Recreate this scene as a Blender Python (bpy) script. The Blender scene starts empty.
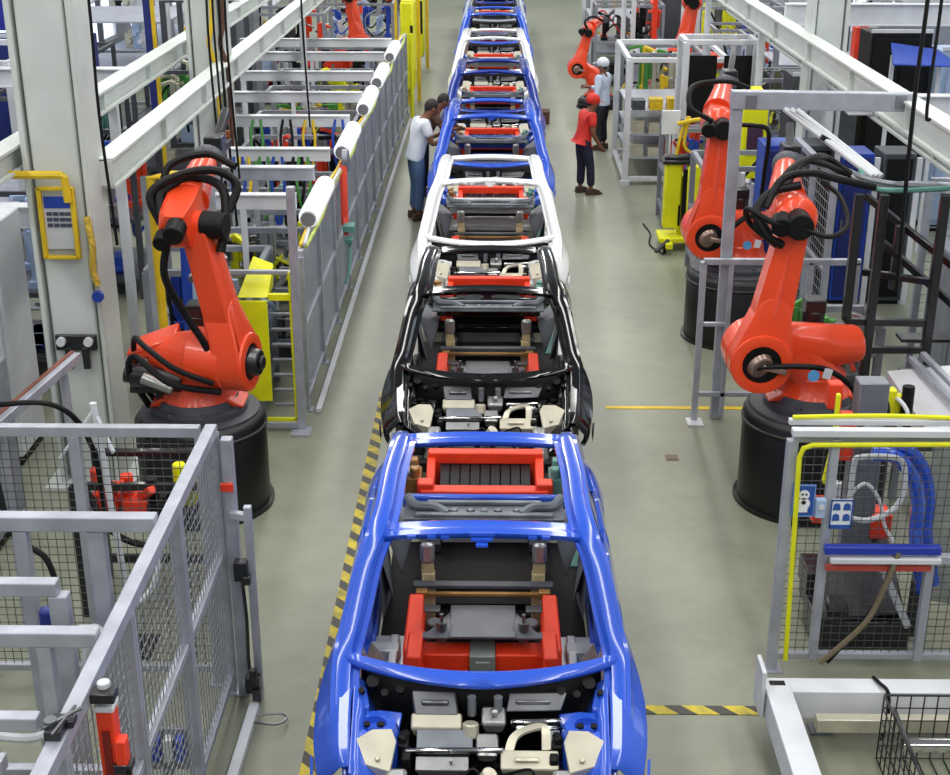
import bpy, bmesh, math, random
from mathutils import Vector as V, Matrix, noise
R_ = math.radians
sc = bpy.context.scene
COL = sc.collection
# ---------------------------------------------------------------- camera
cam = bpy.data.cameras.new('camera'); camo = bpy.data.objects.new('camera', cam); COL.objects.link(camo)
PITCH = math.atan(544/1360.); YAW = 0.0150
camo.location = (0, 0, 5.5); camo.rotation_euler = (math.pi/2-PITCH, 0, YAW)
cam.sensor_fit = 'HORIZONTAL'; cam.sensor_width = 36; cam.lens = 36*1360/950; cam.clip_end = 300
sc.camera = camo
# ---------------------------------------------------------------- light
w = bpy.data.worlds.new('world'); sc.world = w; w.use_nodes = True
w.node_tree.nodes['Background'].inputs[0].default_value = (0.86, 0.93, 1.0, 1)
w.node_tree.nodes['Background'].inputs[1].default_value = 0.13
def area(name, loc, sx, sy, power, col=(1, .98, .94)):
    l = bpy.data.lights.new(name, 'AREA'); l.shape = 'RECTANGLE'; l.size = sx; l.size_y = sy; l.energy = power; l.color = col
    o = bpy.data.objects.new(name, l); COL.objects.link(o); o.location = loc; return o
for i, x in enumerate((-7.5, -2.6, 2.6, 7.5)):
    area('ceiling_strip_light', (x, 24, 9.0), 0.7, 62, 1230)
sc.view_settings.view_transform = 'Standard'; sc.view_settings.look = 'None'
sc.view_settings.gamma = 1; sc.view_settings.use_curve_mapping = False
sc.view_settings.exposure = 0.56
# ---------------------------------------------------------------- materials
def lin(c):
    return tuple(((u/255)/12.92 if u/255 <= .04045 else ((u/255+.055)/1.055)**2.4) for u in c)
MATS = {}
def mat(name, rgb, rough=.5, metal=0, coat=0, var=.12, scale=6, bump=0, alpha=None, emit=0, spec=.5):
    if name in MATS: return MATS[name]
    m = bpy.data.materials.new(name); m.use_nodes = True; nt = m.node_tree; b = nt.nodes['Principled BSDF']
    c = lin(rgb)
    tc = nt.nodes.new('ShaderNodeTexCoord'); n = nt.nodes.new('ShaderNodeTexNoise'); n.inputs['Scale'].default_value = scale; n.inputs['Detail'].default_value = 4
    nt.links.new(tc.outputs['Object'], n.inputs['Vector'])
    r = nt.nodes.new('ShaderNodeValToRGB'); nt.links.new(n.outputs['Fac'], r.inputs['Fac'])
    r.color_ramp.elements[0].position = .3; r.color_ramp.elements[1].position = .7
    r.color_ramp.elements[0].color = (*[u*(1-var) for u in c], 1); r.color_ramp.elements[1].color = (*[min(1, u*(1+var)) for u in c], 1)
    nt.links.new(r.outputs['Color'], b.inputs['Base Color'])
    b.inputs['Roughness'].default_value = rough; b.inputs['Metallic'].default_value = metal
    b.inputs['Specular IOR Level'].default_value = spec
    if coat: b.inputs['Coat Weight'].default_value = coat; b.inputs['Coat Roughness'].default_value = .06
    if bump:
        bp = nt.nodes.new('ShaderNodeBump'); bp.inputs['Strength'].default_value = bump; nt.links.new(n.outputs['Fac'], bp.inputs['Height']); nt.links.new(bp.outputs['Normal'], b.inputs['Normal'])
    if alpha is not None: b.inputs['Alpha'].default_value = alpha
    if emit: b.inputs['Emission Color'].default_value = (*c, 1); b.inputs['Emission Strength'].default_value = emit
    MATS[name] = m; return m
ALU = mat('aluminium', (172, 176, 188), .4, .4, var=.14)
ALUD = mat('aluminium_dark', (128, 131, 140), .42, .5)
WHITE = mat('white_steel', (206, 209, 214), .45, var=.1, scale=3)
CREAM = mat('column_paint', (200, 206, 203), .5, var=.08, scale=2)
GREY = mat('grey_paint', (132, 136, 146), .5)
DGREY = mat('dark_grey', (66, 69, 76), .5)
BLACK = mat('black_rubber', (13, 13, 15), .5, var=.3, spec=.25)
BSTEEL = mat('black_steel', (24, 25, 30), .35, coat=.3)
ORANGE = mat('robot_orange', (232, 72, 32), .33, coat=.35, var=.06, scale=3)
RED = mat('signal_red', (226, 60, 28), .4, var=.12)
YEL = mat('safety_yellow', (226, 226, 20), .42, var=.08)
YELD = mat('warm_yellow', (220, 186, 30), .5)
BLUE = mat('machine_blue', (28, 66, 168), .45)
DBLUE = mat('dark_blue', (26, 40, 110), .5)
SILVER = mat('zinc_sheet', (176, 178, 178), .3, .75, var=.15, scale=9)
BEIGE = mat('beige_sheet', (198, 194, 176), .38, .45, var=.12)
STEEL = mat('bare_steel', (120, 122, 126), .32, .8, var=.2)
CHROME = mat('chrome', (215, 215, 215), .12, 1, var=.05)
GOLD = mat('brass_bar', (150, 112, 62), .4, .5, var=.25)
LBLUE = mat('pale_blue', (160, 182, 214), .5)
GREEN = mat('hose_green', (70, 140, 60), .5)
TEAL = mat('teal', (86, 140, 130), .5)
LAMPW = mat('lamp_diffuser', (245, 248, 250), .3, var=.02, emit=.35)
SKIN = mat('skin', (120, 76, 56), .55, var=.08)
HAIR = mat('hair', (28, 22, 20), .6)
# ---------------------------------------------------------------- mesh builder
def crv(pts, n=6):
    P = [V(p) for p in pts]; P = [P[0]*2-P[1]]+P+[P[-1]*2-P[-2]]; out = []
    for i in range(1, len(P)-2):
        a, b, c, d = P[i-1:i+3]
        for k in range(n):
            t = k/n; out.append(.5*((2*b)+(c-a)*t+(2*a-5*b+4*c-d)*t*t+(3*b-a-3*c+d)*t**3))
    out.append(P[-2]); return out
def rootof(o):
    while o.parent: o = o.parent
    return o
class B:
    def __init__(s): s.v = []; s.f = []; s.mi = []; s.cur = 0
    def add(s, vs, fs):
        n = len(s.v); s.v += [tuple(p) for p in vs]; s.f += [tuple(i+n for i in f) for f in fs]; s.mi += [s.cur]*len(fs); return s
    def box(s, c, d, R=None):
        h = [x/2 for x in d]; vs = [V((i*h[0], j*h[1], k*h[2])) for i in (-1, 1) for j in (-1, 1) for k in (-1, 1)]
        if R: vs = [R @ p for p in vs]
        return s.add([p+V(c) for p in vs], [(0, 1, 3, 2), (4, 6, 7, 5), (0, 4, 5, 1), (2, 3, 7, 6), (0, 2, 6, 4), (1, 5, 7, 3)])
    def bar(s, a, b, wd, h=None, up=(0, 0, 1)):
        a, b = V(a), V(b); h = h or wd; d = (b-a).normalized(); u = V(up)
        if abs(d.dot(u)) > .98: u = V((0, 1, 0))
        x = d.cross(u).normalized()*wd/2; y = x.cross(d).normalized()*h/2
        vs = [p+i*x+j*y for p in (a, b) for i, j in ((-1, -1), (1, -1), (1, 1), (-1, 1))]
        return s.add(vs, [(0, 1, 2, 3), (7, 6, 5, 4)]+[(i, i+4, (i+1) % 4+4, (i+1) % 4) for i in range(4)])
    def tube(s, pts, r, n=8):
        P = [V(p) for p in pts]; rr = r if isinstance(r, (list, tuple)) else [r]*len(P); vs = []; fs = []; x = None
        for i, p in enumerate(P):
            d = (P[min(i+1, len(P)-1)]-P[max(i-1, 0)])
            d = d.normalized() if d.length > 1e-9 else V((0, 0, 1))
            if x is None: x = d.orthogonal().normalized()
            else:
                x = x-d*x.dot(d); x = x.normalized() if x.length > 1e-6 else d.orthogonal().normalized()
            y = d.cross(x)
            vs += [p+(x*math.cos(2*math.pi*k/n)+y*math.sin(2*math.pi*k/n))*rr[i] for k in range(n)]
        for i in range(len(P)-1):
            fs += [(i*n+k, i*n+(k+1) % n, (i+1)*n+(k+1) % n, (i+1)*n+k) for k in range(n)]
        fs += [tuple(range(n))[::-1], tuple((len(P)-1)*n+k for k in range(n))]
        return s.add(vs, fs)
    def cyl(s, a, b, r, r1=None, n=20): return s.tube([a, b], [r, r if r1 is None else r1], n)
    def lathe(s, c, prof, n=32, M=None):
        vs = []; fs = []
        for (r, z) in prof:
            for k in range(n):
                p = V((r*math.cos(2*math.pi*k/n), r*math.sin(2*math.pi*k/n), z)); vs.append(V(c)+(M @ p if M else p))
        for i in range(len(prof)-1): fs += [(i*n+k, i*n+(k+1) % n, (i+1)*n+(k+1) % n, (i+1)*n+k) for k in range(n)]
        fs += [tuple(range(n))[::-1], tuple((len(prof)-1)*n+k for k in range(n))]
        return s.add(vs, fs)
    def sweep(s, pts, sec, up=(0, 0, 1), scl=None):
        P = [V(p) for p in pts]; n = len(sec); vs = []; fs = []
        for i, p in enumerate(P):
            d = (P[min(i+1, len(P)-1)]-P[max(i-1, 0)]).normalized(); x = d.cross(V(up)).normalized(); y = x.cross(d); k = scl[i] if scl else 1
            vs += [p+(x*a+y*b)*k for a, b in sec]
        for i in range(len(P)-1): fs += [(i*n+k, i*n+(k+1) % n, (i+1)*n+(k+1) % n, (i+1)*n+k) for k in range(n)]
        fs += [tuple(range(n))[::-1], tuple((len(P)-1)*n+k for k in range(n))]
        return s.add(vs, fs)
    def grid(s, rows):
        n = len(rows[0]); return s.add([p for r in rows for p in r], [(i*n+k, i*n+k+1, (i+1)*n+k+1, (i+1)*n+k) for i in range(len(rows)-1) for k in range(n-1)])
    def prism(s, poly, off):
        n = len(poly); o = V(off); return s.add([V(p) for p in poly]+[V(p)+o for p in poly], [tuple(range(n)), tuple(range(2*n-1, n-1, -1))]+[(k, (k+1) % n, (k+1) % n+n, k+n) for k in range(n)])
    def ball(s, c, r, n=12, m=8, M=None):
        r = (r, r, r) if isinstance(r, (int, float)) else r; vs = []; fs = []
        for i in range(m+1):
            t = math.pi*i/m
            for k in range(n):
                p = V((r[0]*math.sin(t)*math.cos(2*math.pi*k/n), r[1]*math.sin(t)*math.sin(2*math.pi*k/n), r[2]*math.cos(t))); vs.append(V(c)+(M @ p if M else p))
        for i in range(m): fs += [(i*n+k, (i+1)*n+k, (i+1)*n+(k+1) % n, i*n+(k+1) % n) for k in range(n)]
        return s.add(vs, fs)
    def hull(s, pts):
        bm = bmesh.new()
        for p in pts: bm.verts.new(p)
        g = bmesh.ops.convex_hull(bm, input=bm.verts)
        bmesh.ops.delete(bm, geom=list({e for e in g['geom_interior']+g['geom_unused'] if isinstance(e, bmesh.types.BMVert)}), context='VERTS')
        bmesh.ops.dissolve_limit(bm, angle_limit=.02, verts=bm.verts, edges=bm.edges)
        bm.verts.ensure_lookup_table()
        for i, x in enumerate(bm.verts): x.index = i
        s.add([x.co.copy() for x in bm.verts], [tuple(x.index for x in f.verts) for f in bm.faces]); bm.free(); return s
    def mesh(s, name, m, off=V((0, 0, 0)), smooth=35):
        me = bpy.data.meshes.new(name); me.from_pydata([tuple(V(p)-off) for p in s.v], [], s.f); me.validate()
        for x in (m if isinstance(m, (list, tuple)) else [m]): me.materials.append(x)
        if any(s.mi) and len(me.polygons) == len(s.mi): me.polygons.foreach_set('material_index', s.mi)
        bm = bmesh.new(); bm.from_mesh(me); bmesh.ops.recalc_face_normals(bm, faces=bm.faces); bm.to_mesh(me); bm.free()
        if smooth: me.shade_smooth(); me.set_sharp_from_angle(angle=R_(smooth))
        me.update(); return me
    def done(s, name, m, parent=None, local=False, smooth=35, bevel=0, solid=0, sub=0, bseg=2):
        if parent is None:
            xs = [p[0] for p in s.v]; ys = [p[1] for p in s.v]; zs = [p[2] for p in s.v]
            off = V(((min(xs)+max(xs))/2, (min(ys)+max(ys))/2, min(zs)))
        else: off = V((0, 0, 0)) if local else rootof(parent).location.copy()
        o = bpy.data.objects.new(name, s.mesh(name, m, off, smooth)); COL.objects.link(o)
        if parent is None: o.location = off
        else: o.parent = parent
        if solid:
            q = o.modifiers.new('thickness', 'SOLIDIFY'); q.thickness = solid; q.offset = -1
        if sub:
            q = o.modifiers.new('smooth', 'SUBSURF'); q.levels = sub; q.render_levels = sub
        if bevel:
            q = o.modifiers.new('bevel', 'BEVEL'); q.width = bevel; q.segments = bseg; q.limit_method = 'ANGLE'; q.angle_limit = R_(40)
        return o
def tag(o, label, cat, group=None, kind=None):
    o['label'] = label; o['category'] = cat
    if group: o['group'] = group
    if kind: o['kind'] = kind
    return o
def struct(o, label=None, cat=None):
    o['kind'] = 'structure'
    if label: o['label'] = label
    if cat: o['category'] = cat
    return o
def thing(name, label, cat, loc=(0, 0, 0), group=None, rz=0):
    o = bpy.data.objects.new(name, None); COL.objects.link(o); o.location = loc; o.rotation_euler.z = rz; o.empty_display_size = .2
    return tag(o, label, cat, group)
def copy_tree(o, parent=None):
    c = o.copy(); COL.objects.link(c); c.parent = parent
    for ch in list(o.children): copy_tree(ch, c)
    return c
def part(t, name, m, fn, **k):
    b = B(); fn(b); return b.done(name, m, t, **k)
# ---------------------------------------------------------------- setting
def floor_mat():
    m = bpy.data.materials.new('concrete_floor'); m.use_nodes = True; nt = m.node_tree; b = nt.nodes['Principled BSDF']; L = nt.links.new
    tc = nt.nodes.new('ShaderNodeTexCoord')
    def nz(s, d):
        n = nt.nodes.new('ShaderNodeTexNoise'); n.inputs['Scale'].default_value = s; n.inputs['Detail'].default_value = d; n.inputs['Roughness'].default_value = .65; L(tc.outputs['Object'], n.inputs['Vector']); return n
    a, c, e = nz(.35, 5), nz(3.2, 8), nz(40, 3)
    r1 = nt.nodes.new('ShaderNodeValToRGB'); L(a.outputs['Fac'], r1.inputs['Fac'])
    r1.color_ramp.elements[0].position = .3; r1.color_ramp.elements[1].position = .75
    r1.color_ramp.elements[0].color = (*lin((127, 131, 113)), 1); r1.color_ramp.elements[1].color = (*lin((150, 154, 136)), 1)
    r2 = nt.nodes.new('ShaderNodeValToRGB'); L(c.outputs['Fac'], r2.inputs['Fac'])
    r2.color_ramp.elements[0].position = .25; r2.color_ramp.elements[1].position = .6
    r2.color_ramp.elements[0].color = (.70, .70, .67, 1); r2.color_ramp.elements[1].color = (1, 1, 1, 1)
    mx = nt.nodes.new('ShaderNodeMix'); mx.data_type = 'RGBA'; mx.blend_type = 'MULTIPLY'; mx.inputs[0].default_value = .7
    L(r1.outputs['Color'], mx.inputs[6]); L(r2.outputs['Color'], mx.inputs[7]); L(mx.outputs[2], b.inputs['Base Color'])
    rr = nt.nodes.new('ShaderNodeMapRange'); rr.inputs[3].default_value = .3; rr.inputs[4].default_value = .5; L(c.outputs['Fac'], rr.inputs[0]); L(rr.outputs[0], b.inputs['Roughness'])
    bp = nt.nodes.new('ShaderNodeBump'); bp.inputs['Strength'].default_value = .04; L(e.outputs['Fac'], bp.inputs['Height']); L(bp.outputs['Normal'], b.inputs['Normal'])
    return m
b = B(); b.box((0, 26, -.1), (20, 68, .2)); struct(b.done('floor', floor_mat(), smooth=0))
WALL = mat('wall_sheet', (168, 174, 184), .6, var=.05, scale=1)
b = B(); b.box((0, 60.1, 4.5), (20, .2, 9)); struct(b.done('wall_back', WALL, smooth=0))
PANE = mat('daylight_pane', (225, 235, 250), .2, var=.03, emit=.9)
def side_wall(name, x, wins):
    o = bpy.data.objects.new(name, None); COL.objects.link(o); o.location = (x, 26, 0); struct(o)
    q = B(); s = 1 if x > 0 else -1
    q.box((x+s*.1, 26, .45), (.2, 68, .9)); q.box((x+s*.1, 26, 6), (.2, 68, 6.0))
    y = -8
    for (a, c) in wins+[(60, 60)]:
        q.box((x+s*.1, (y+a)/2, 1.95), (.2, a-y, 2.1)); y = c
    q.done('wall_panel', WALL, o, smooth=0)
    return o
wins = [(12+i*5.0, 15.6+i*5.0) for i in range(9)]
for nm, x in (('wall_left', -9.7), ('wall_right', 9.7)):
    side_wall(nm, x, list(wins))
k = 0
for x in (-9.7, 9.7):
    s = 1 if x > 0 else -1
    for (a, c) in wins:
        k += 1
        o = bpy.data.objects.new('window_%d' % k, None); COL.objects.link(o); o.location = (x, a, .9); struct(o)
        for i in range(3):
            y0 = a+i*(c-a)/3; y1 = a+(i+1)*(c-a)/3
            part(o, 'pane', PANE, lambda q: q.box((x+s*.1, (y0+y1)/2, 1.95), (.02, y1-y0-.1, 2.0)), smooth=0)
        def fr(q):
            for i in range(4): q.box((x+s*.08, a+i*(c-a)/3, 1.95), (.12, .09, 2.1))
            for z in (.94, 1.95, 2.96): q.box((x+s*.08, (a+c)/2, z), (.12, c-a, .07))
        part(o, 'window_frame', WHITE, fr, smooth=0)
# floor markings
def stripe_mat():
    m = bpy.data.materials.new('hazard_tape'); m.use_nodes = True; nt = m.node_tree; bs = nt.nodes['Principled BSDF']; L = nt.links.new
    tc = nt.nodes.new('ShaderNodeTexCoord'); sp = nt.nodes.new('ShaderNodeSeparateXYZ'); L(tc.outputs['Object'], sp.inputs[0])
    ad = nt.nodes.new('ShaderNodeMath'); ad.operation = 'ADD'; L(sp.outputs[0], ad.inputs[0]); L(sp.outputs[1], ad.inputs[1])
    mu = nt.nodes.new('ShaderNodeMath'); mu.operation = 'MULTIPLY'; mu.inputs[1].default_value = 3.6; L(ad.outputs[0], mu.inputs[0])
    fr = nt.nodes.new('ShaderNodeMath'); fr.operation = 'FRACT'; L(mu.outputs[0], fr.inputs[0])
    gt = nt.nodes.new('ShaderNodeMath'); gt.operation = 'GREATER_THAN'; gt.inputs[1].default_value = .55; L(fr.outputs[0], gt.inputs[0])
    n = nt.nodes.new('ShaderNodeTexNoise'); n.inputs['Scale'].default_value = 9; n.inputs['Detail'].default_value = 6; L(tc.outputs['Object'], n.inputs['Vector'])
    r = nt.nodes.new('ShaderNodeValToRGB'); L(n.outputs['Fac'], r.inputs['Fac']); r.color_ramp.elements[0].position = .3; r.color_ramp.elements[1].position = .6
    r.color_ramp.elements[0].color = (*lin((150, 140, 60)), 1); r.color_ramp.elements[1].color = (*lin((214, 192, 34)), 1)
    mx = nt.nodes.new('ShaderNodeMix'); mx.data_type = 'RGBA'; L(gt.outputs[0], mx.inputs[0]); L(r.outputs['Color'], mx.inputs[6]); mx.inputs[7].default_value = (*lin((58, 57, 50)), 1)
    L(mx.outputs[2], bs.inputs['Base Color']); bs.inputs['Roughness'].default_value = .5
    return m
HAZ = stripe_mat()
b = B(); b.box((-1.17, 8.4, .003), (.11, 10.4, .006)); tag(b.done('hazard_tape', HAZ, smooth=0), 'yellow and black striped floor tape running beside the car line', 'floor tape')
b = B(); b.box((1.9, 7.83, .003), (1.75, .1, .006)); tag(b.done('hazard_tape', HAZ, smooth=0), 'short yellow and black striped floor tape leading to the white steel rack', 'floor tape')
b = B(); b.box((1.95, 13.2, .003), (1.55, .07, .006)); tag(b.done('floor_line', YELD, smooth=0), 'thin plain yellow floor line under the grey guard rail', 'floor line')
b = B(); b.box((1.72, 11.95, .004), (.12, .12, .008)); b.box((1.72, 11.95, .009), (.08, .08, .006)); tag(b.done('floor_plate', mat('rust_plate', (112, 96, 84), .6), smooth=0), 'small square brown cover plate set in the aisle floor', 'floor plate')
# conveyor track
t = thing('conveyor_track', 'low dark steel floor conveyor track running under the car bodies', 'conveyor', (-.07, 26, 0))
part(t, 'track_bed', DGREY, lambda q: q.box((-.07, 26, .03), (1.1, 62, .06)), smooth=0)
for s in (-1, 1):
    part(t, 'rail', STEEL, lambda q: q.box((-.07+s*.42, 26, .09), (.08, 62, .06)), smooth=0)
# ---------------------------------------------------------------- car bodies
def paint(name, rgb, rough=.24, var=.04):
    return mat(name, rgb, rough, .0, coat=.8, var=var, scale=2)
PB = paint('body_blue', (40, 86, 204)); PK = paint('body_black', (8, 9, 12), .12); PW = paint('body_white', (232, 235, 238), .3)
PD = paint('body_dark_blue', (26, 54, 150)); PS = paint('body_silver', (150, 160, 172))
INNER = mat('primer_grey', (118, 124, 132), .42, .3, var=.25, scale=5)
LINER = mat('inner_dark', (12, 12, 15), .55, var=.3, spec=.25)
def sgn(pts, s): return [(p[0]*s, p[1], p[2]) for p in pts]
RSEC = [(-.058, -.05), (-.067, -.014), (-.052, .016), (-.012, .027), (.024, .025), (.03, .017), (.055, .012), (.067, -.014), (.058, -.05)]
def make_car():
    t = thing('car_body', 'x', 'car body')
    P = lambda n, m, fn, **k: part(t, n, m, fn, local=True, **k)
    paints = []
    def PP(n, fn, **k): o = P(n, PB, fn, **k); paints.append(o); return o
    for s in (-1, 1):
        # front fender: stations along y, each an outline from the bay edge over the crest and down
        def fender(q):
            rows = []
            for y, xi, xc, xo, zt, zl in [(-1.20, .70, .755, .865, .88, .66), (-1.08, .712, .772, .905, .935, .66), (-.95, .722, .785, .930, .975, .74), (-.80, .73, .795, .942, 1.01, .80), (-.64, .737, .805, .945, 1.05, .80), (-.46, .75, .815, .93, 1.095, .70), (-.28, .775, .83, .905, 1.135, .45), (-.12, .80, .84, .885, 1.165, .38)]:
                rows.append([(s*xi, y, zt-.07), (s*xi, y, zt-.008), (s*(xi+.012), y, zt), (s*xc, y, zt-.004), (s*(xc+.012), y, zt-.012), (s*(xo-.012), y, zt-.115), (s*xo, y, zt-.135), (s*xo, y, (zt-.15+zl)/2), (s*(xo-.015), y, zl), (s*(xo-.06), y, zl+.005)])
            q.grid(rows)
        PP('front_fender', fender, solid=.012, smooth=22)
        PP('fender_recess', lambda q: q.hull([(s*.925, -1.02, .80), (s*.945, -.99, .80), (s*.93, -1.14, .74), (s*.91, -1.15, .76), (s*.945, -1.0, .70), (s*.92, -1.14, .66)]), bevel=.006)
        def door(y0, y1, belt):
            def fn(q):
                rows = []
                for i in range(5):
                    u = i/4; y = y0+(y1-y0)*u; bx = belt(y)
                    rows.append([(s*(bx-.035), y, 1.10), (s*(bx-.03), y, 1.185), (s*bx, y, 1.19), (s*(bx+.03), y, 1.12), (s*(bx+.06), y, .98), (s*(bx+.05), y, .92), (s*(bx+.06), y, .75), (s*(bx+.05), y, .5), (s*(bx+.02), y, .36)])
                q.grid(rows)
            return fn
        bl = lambda y: .825-.02*(y/1.6)**2
        PP('front_door', door(-.11, .80, bl), solid=.03)
        PP('rear_door', door(.815, 1.56, bl), solid=.03)
        def quarter(q):
            rows = []
            for y, xt, xo, zt, zl in [(1.57, .80, .87, 1.20, .45), (1.72, .79, .885, 1.20, .62), (1.95, .765, .89, 1.19, .72), (2.2, .735, .875, 1.15, .68), (2.42, .70, .84, 1.08, .5), (2.58, .66, .78, 1.0, .48)]:
                rows.append([(s*(xt-.06), y, zt-.04), (s*xt, y, zt), (s*(xt*.5+xo*.5), y, zt-.05), (s*xo, y, zt-.2), (s*(xo+.005), y, zt-.32), (s*(xo-.01), y, (zt-.3+zl)/2), (s*(xo-.03), y, zl)])
            q.grid(rows)
        PP('quarter_panel', quarter, solid=.014, sub=1)
        rail = sgn([(.79, -.85, .94), (.80, -.68, 1.03), (.80, -.50, 1.14), (.757, -.34, 1.30), (.695, -.12, 1.54), (.635, .03, 1.665), (.605, .25, 1.72), (.595, .7, 1.745), (.575, 1.15, 1.73), (.575, 1.38, 1.69), (.61, 1.7, 1.55), (.67, 2.15, 1.28), (.715, 2.45, 1.05)], s)
        rp = crv(rail, 5)
        PP('roof_rail', lambda q: q.sweep(rp, RSEC if s > 0 else [(-a, c) for a, c in RSEC][::-1]), smooth=24)
        # flanges along the rail
        PP('rail_flange', lambda q: q.sweep([p+V((-s*.075, .0, -.025)) for p in rp[2:]], [(-.02, -.008), (-.02, .008), (.03, .008), (.03, -.008)]))
        PP('b_pillar', lambda q: q.sweep(crv(sgn([(.79, .80, .42), (.785, .80, .8), (.77, .80, 1.15), (.69, .77, 1.5), (.60, .74, 1.72)], s), 4), [(-.085, -.02), (.085, -.02), (.06, .03), (-.06, .03)], up=(-s, 0, .01), scl=[1.25]*4+[1.1]*4+[.95]*4+[.85]*4+[.85]))
        PP('sill', lambda q: q.box((s*.80, .75, .36), (.13, 1.9, .14)), bevel=.02)
        # inner side
        P('inner_quarter', INNER, lambda q: (q.hull(sgn([(.70, .95, .45), (.72, .98, 1.12), (.74, 1.6, 1.14), (.70, 1.75, .5), (.66, 1.2, .5)], s)), q.hull(sgn([(.62, 1.0, .6), (.71, .96, 1.0), (.71, 1.35, 1.0), (.70, 1.3, .55)], s)), q.hull(sgn([(.60, 1.5, .5), (.60, 1.95, .5), (.52, 1.6, .8), (.52, 1.9, .8), (.74, 1.5, .95), (.74, 2.0, .95)], s))), bevel=.015)
        P('inner_hinge_panel', mat('foil_grey', (150, 152, 152), .3, .6, var=.3, scale=14, bump=.6), lambda q: (q.hull(sgn([(.74, -.35, 1.02), (.77, -.05, 1.05), (.76, -.05, .5), (.70, -.4, .5), (.72, .12, .7)], s)), q.hull(sgn([(.64, .12, .42), (.76, .05, .66), (.74, .5, .6), (.62, .5, .42)], s))), bevel=.02)
        P('side_floor', mat('floor_pan', (186, 190, 194), .38, .4, var=.2), lambda q: (q.box((s*.62, .3, .40), (.24, 1.1, .03)), q.box((s*.6, .28, .44), (.06, 1.0, .06)), q.box((s*.66, .14, .44), (.18, .1, .07)), q.box((s*.66, .62, .44), (.2, .12, .07))), bevel=.01)
        # engine bay side
        PP('inner_apron', lambda q: q.grid([[(s*(.725-.004*i), -.58-.11*i, 1.05-.03*i), (s*(.67-.004*i), -.58-.11*i, 1.0-.03*i), (s*(.645-.008*i), -.58-.11*i, .90-.02*i), (s*(.60-.012*i), -.58-.11*i, .80-.015*i), (s*.56, -.58-.11*i, .6)] for i in range(7)]), solid=.01, smooth=20)
        PP('strut_tower', lambda q: q.lathe((s*.60, -.86, .62), [(.17, 0), (.16, .18), (.135, .27), (.125, .29), (.075, .29), (.07, .25)], 20))
        for (x, y) in ((.56, -.86), (.64, -.86)): P('strut_hole', BLACK, lambda q: q.cyl((s*x, y, .90), (s*x, y, .914), .022, n=10))
        PP('apron_gusset', lambda q: (q.hull(sgn([(.66, -.62, 1.0), (.71, -.64, 1.0), (.63, -.74, .94), (.69, -.76, .93), (.66, -.62, .9), (.64, -.76, .85)], s)), q.hull(sgn([(.44, -.70, .88), (.60, -.70, .90), (.46, -.80, .80), (.58, -.80, .84), (.5, -.7, .75)], s))), bevel=.012)
        P('tower_cap', BEIGE, lambda q: (q.hull(sgn([(.49, -.93, .93), (.60, -.95, .94), (.72, -1.02, .90), (.70, -1.10, .84), (.49, -1.14, .80), (.46, -1.0, .90), (.50, -1.12, .70), (.70, -1.08, .74), (.5, -.95, .8), (.7, -.98, .8)], s)), q.cyl((s*.56, -1.08, .82), (s*.56, -1.10, .86), .016, n=8)), bevel=.022)
        PP('front_apron', lambda q: (q.hull(sgn([(.70, -1.10, .88), (.76, -1.10, .90), (.66, -1.24, .76), (.74, -1.26, .76), (.55, -1.22, .70), (.52, -1.28, .62), (.7, -1.26, .62)], s))), bevel=.015)
        P('side_member', SILVER, lambda q: (q.bar((s*.47, -.62, .60), (s*.45, -1.42, .62), .1, .15), q.hull(sgn([(.40, -1.10, .80), (.52, -1.10, .80), (.42, -1.22, .78), (.50, -1.22, .78), (.38, -1.30, .56), (.54, -1.30, .56), (.38, -1.08, .6), (.54, -1.08, .6)], s))), bevel=.018)
        for (x, y, z, r) in [(.62, -.60, 1.03, .05), (.55, -.64, .98, .03), (.68, -.66, 1.01, .024), (.46, -.63, 1.0, .035)]:
            P('bay_grommet', LINER, lambda q: q.cyl((s*x, y, z-.03), (s*x, y-.03, z+.01), r*.75, n=10))
        P('bay_bracket', BLACK, lambda q: (q.box((s*.43, -.90, .78), (.06, .1, .1)), q.cyl((s*.42, -.82, .82), (s*.45, -.92, .84), .03, n=10), q.box((s*.41, -.98, .74), (.05, .12, .14))), bevel=.01)
    # headers and cowl
    def header(y0, x, z, wd, arch, tab):
        def fn(q):
            n = 13; rows = []
            for i in range(n):
                u = -1+2*i/(n-1); xx = x*u; zz = z+arch*(1-u*u); yy = y0-.04*(1-u*u)
                rows.append([(xx, yy-wd*.5, zz-.045), (xx, yy-wd*.5, zz-.012), (xx, yy-wd*.28, zz), (xx, yy-wd*.1, zz-.012), (xx, yy+wd*.1, zz-.012), (xx, yy+wd*.3, zz+.004), (xx, yy+wd*.5, zz-.01), (xx, yy+wd*.5, zz-.05)])
            q.grid(rows)
            if tab:
                q.box((0, y0-.04-wd*.5-.03, z+arch-.03), (.13, .06, .015)); q.box((0, y0-.04-wd*.5-.07, z+arch-.05), (.07, .05, .015)); q.box((0, y0-.04-wd*.5-.02, z+arch-.005), (.16, .03, .02))
                for xx in (-.3, .3, -.22, .38, -.42): q.box((xx, y0-.02-wd*.5-.01, z+arch*.7-.03), (.05, .03, .02))
        return fn
    PP('front_header', header(.06, .60, 1.665, .17, .045, True), solid=.012)
    PP('rear_header', header(1.38, .56, 1.675, .17, .04, False), solid=.012)
    def cowl(q):
        rows = []
        for i in range(19):
            u = -1+2*i/18; a = abs(u); y = -.67+.15*u*u; z = 1.10+.045*u*u; wd = .035+.035*(1-a); pk = .018 if a < .06 else 0
            rows.append([(.785*u, y+.055-.02*a, z-.03), (.785*u, y+.045-.02*a, z+.008), (.785*u, y+.022, z+.012), (.785*u, y-.005, z+.004-pk*.6), (.785*u, y-wd*.6, z-.002+pk), (.785*u, y-wd*.95, z-.02), (.785*u, y-wd, z-.04)])
        q.grid(rows)
    PP('cowl', cowl, solid=.01)
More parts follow.
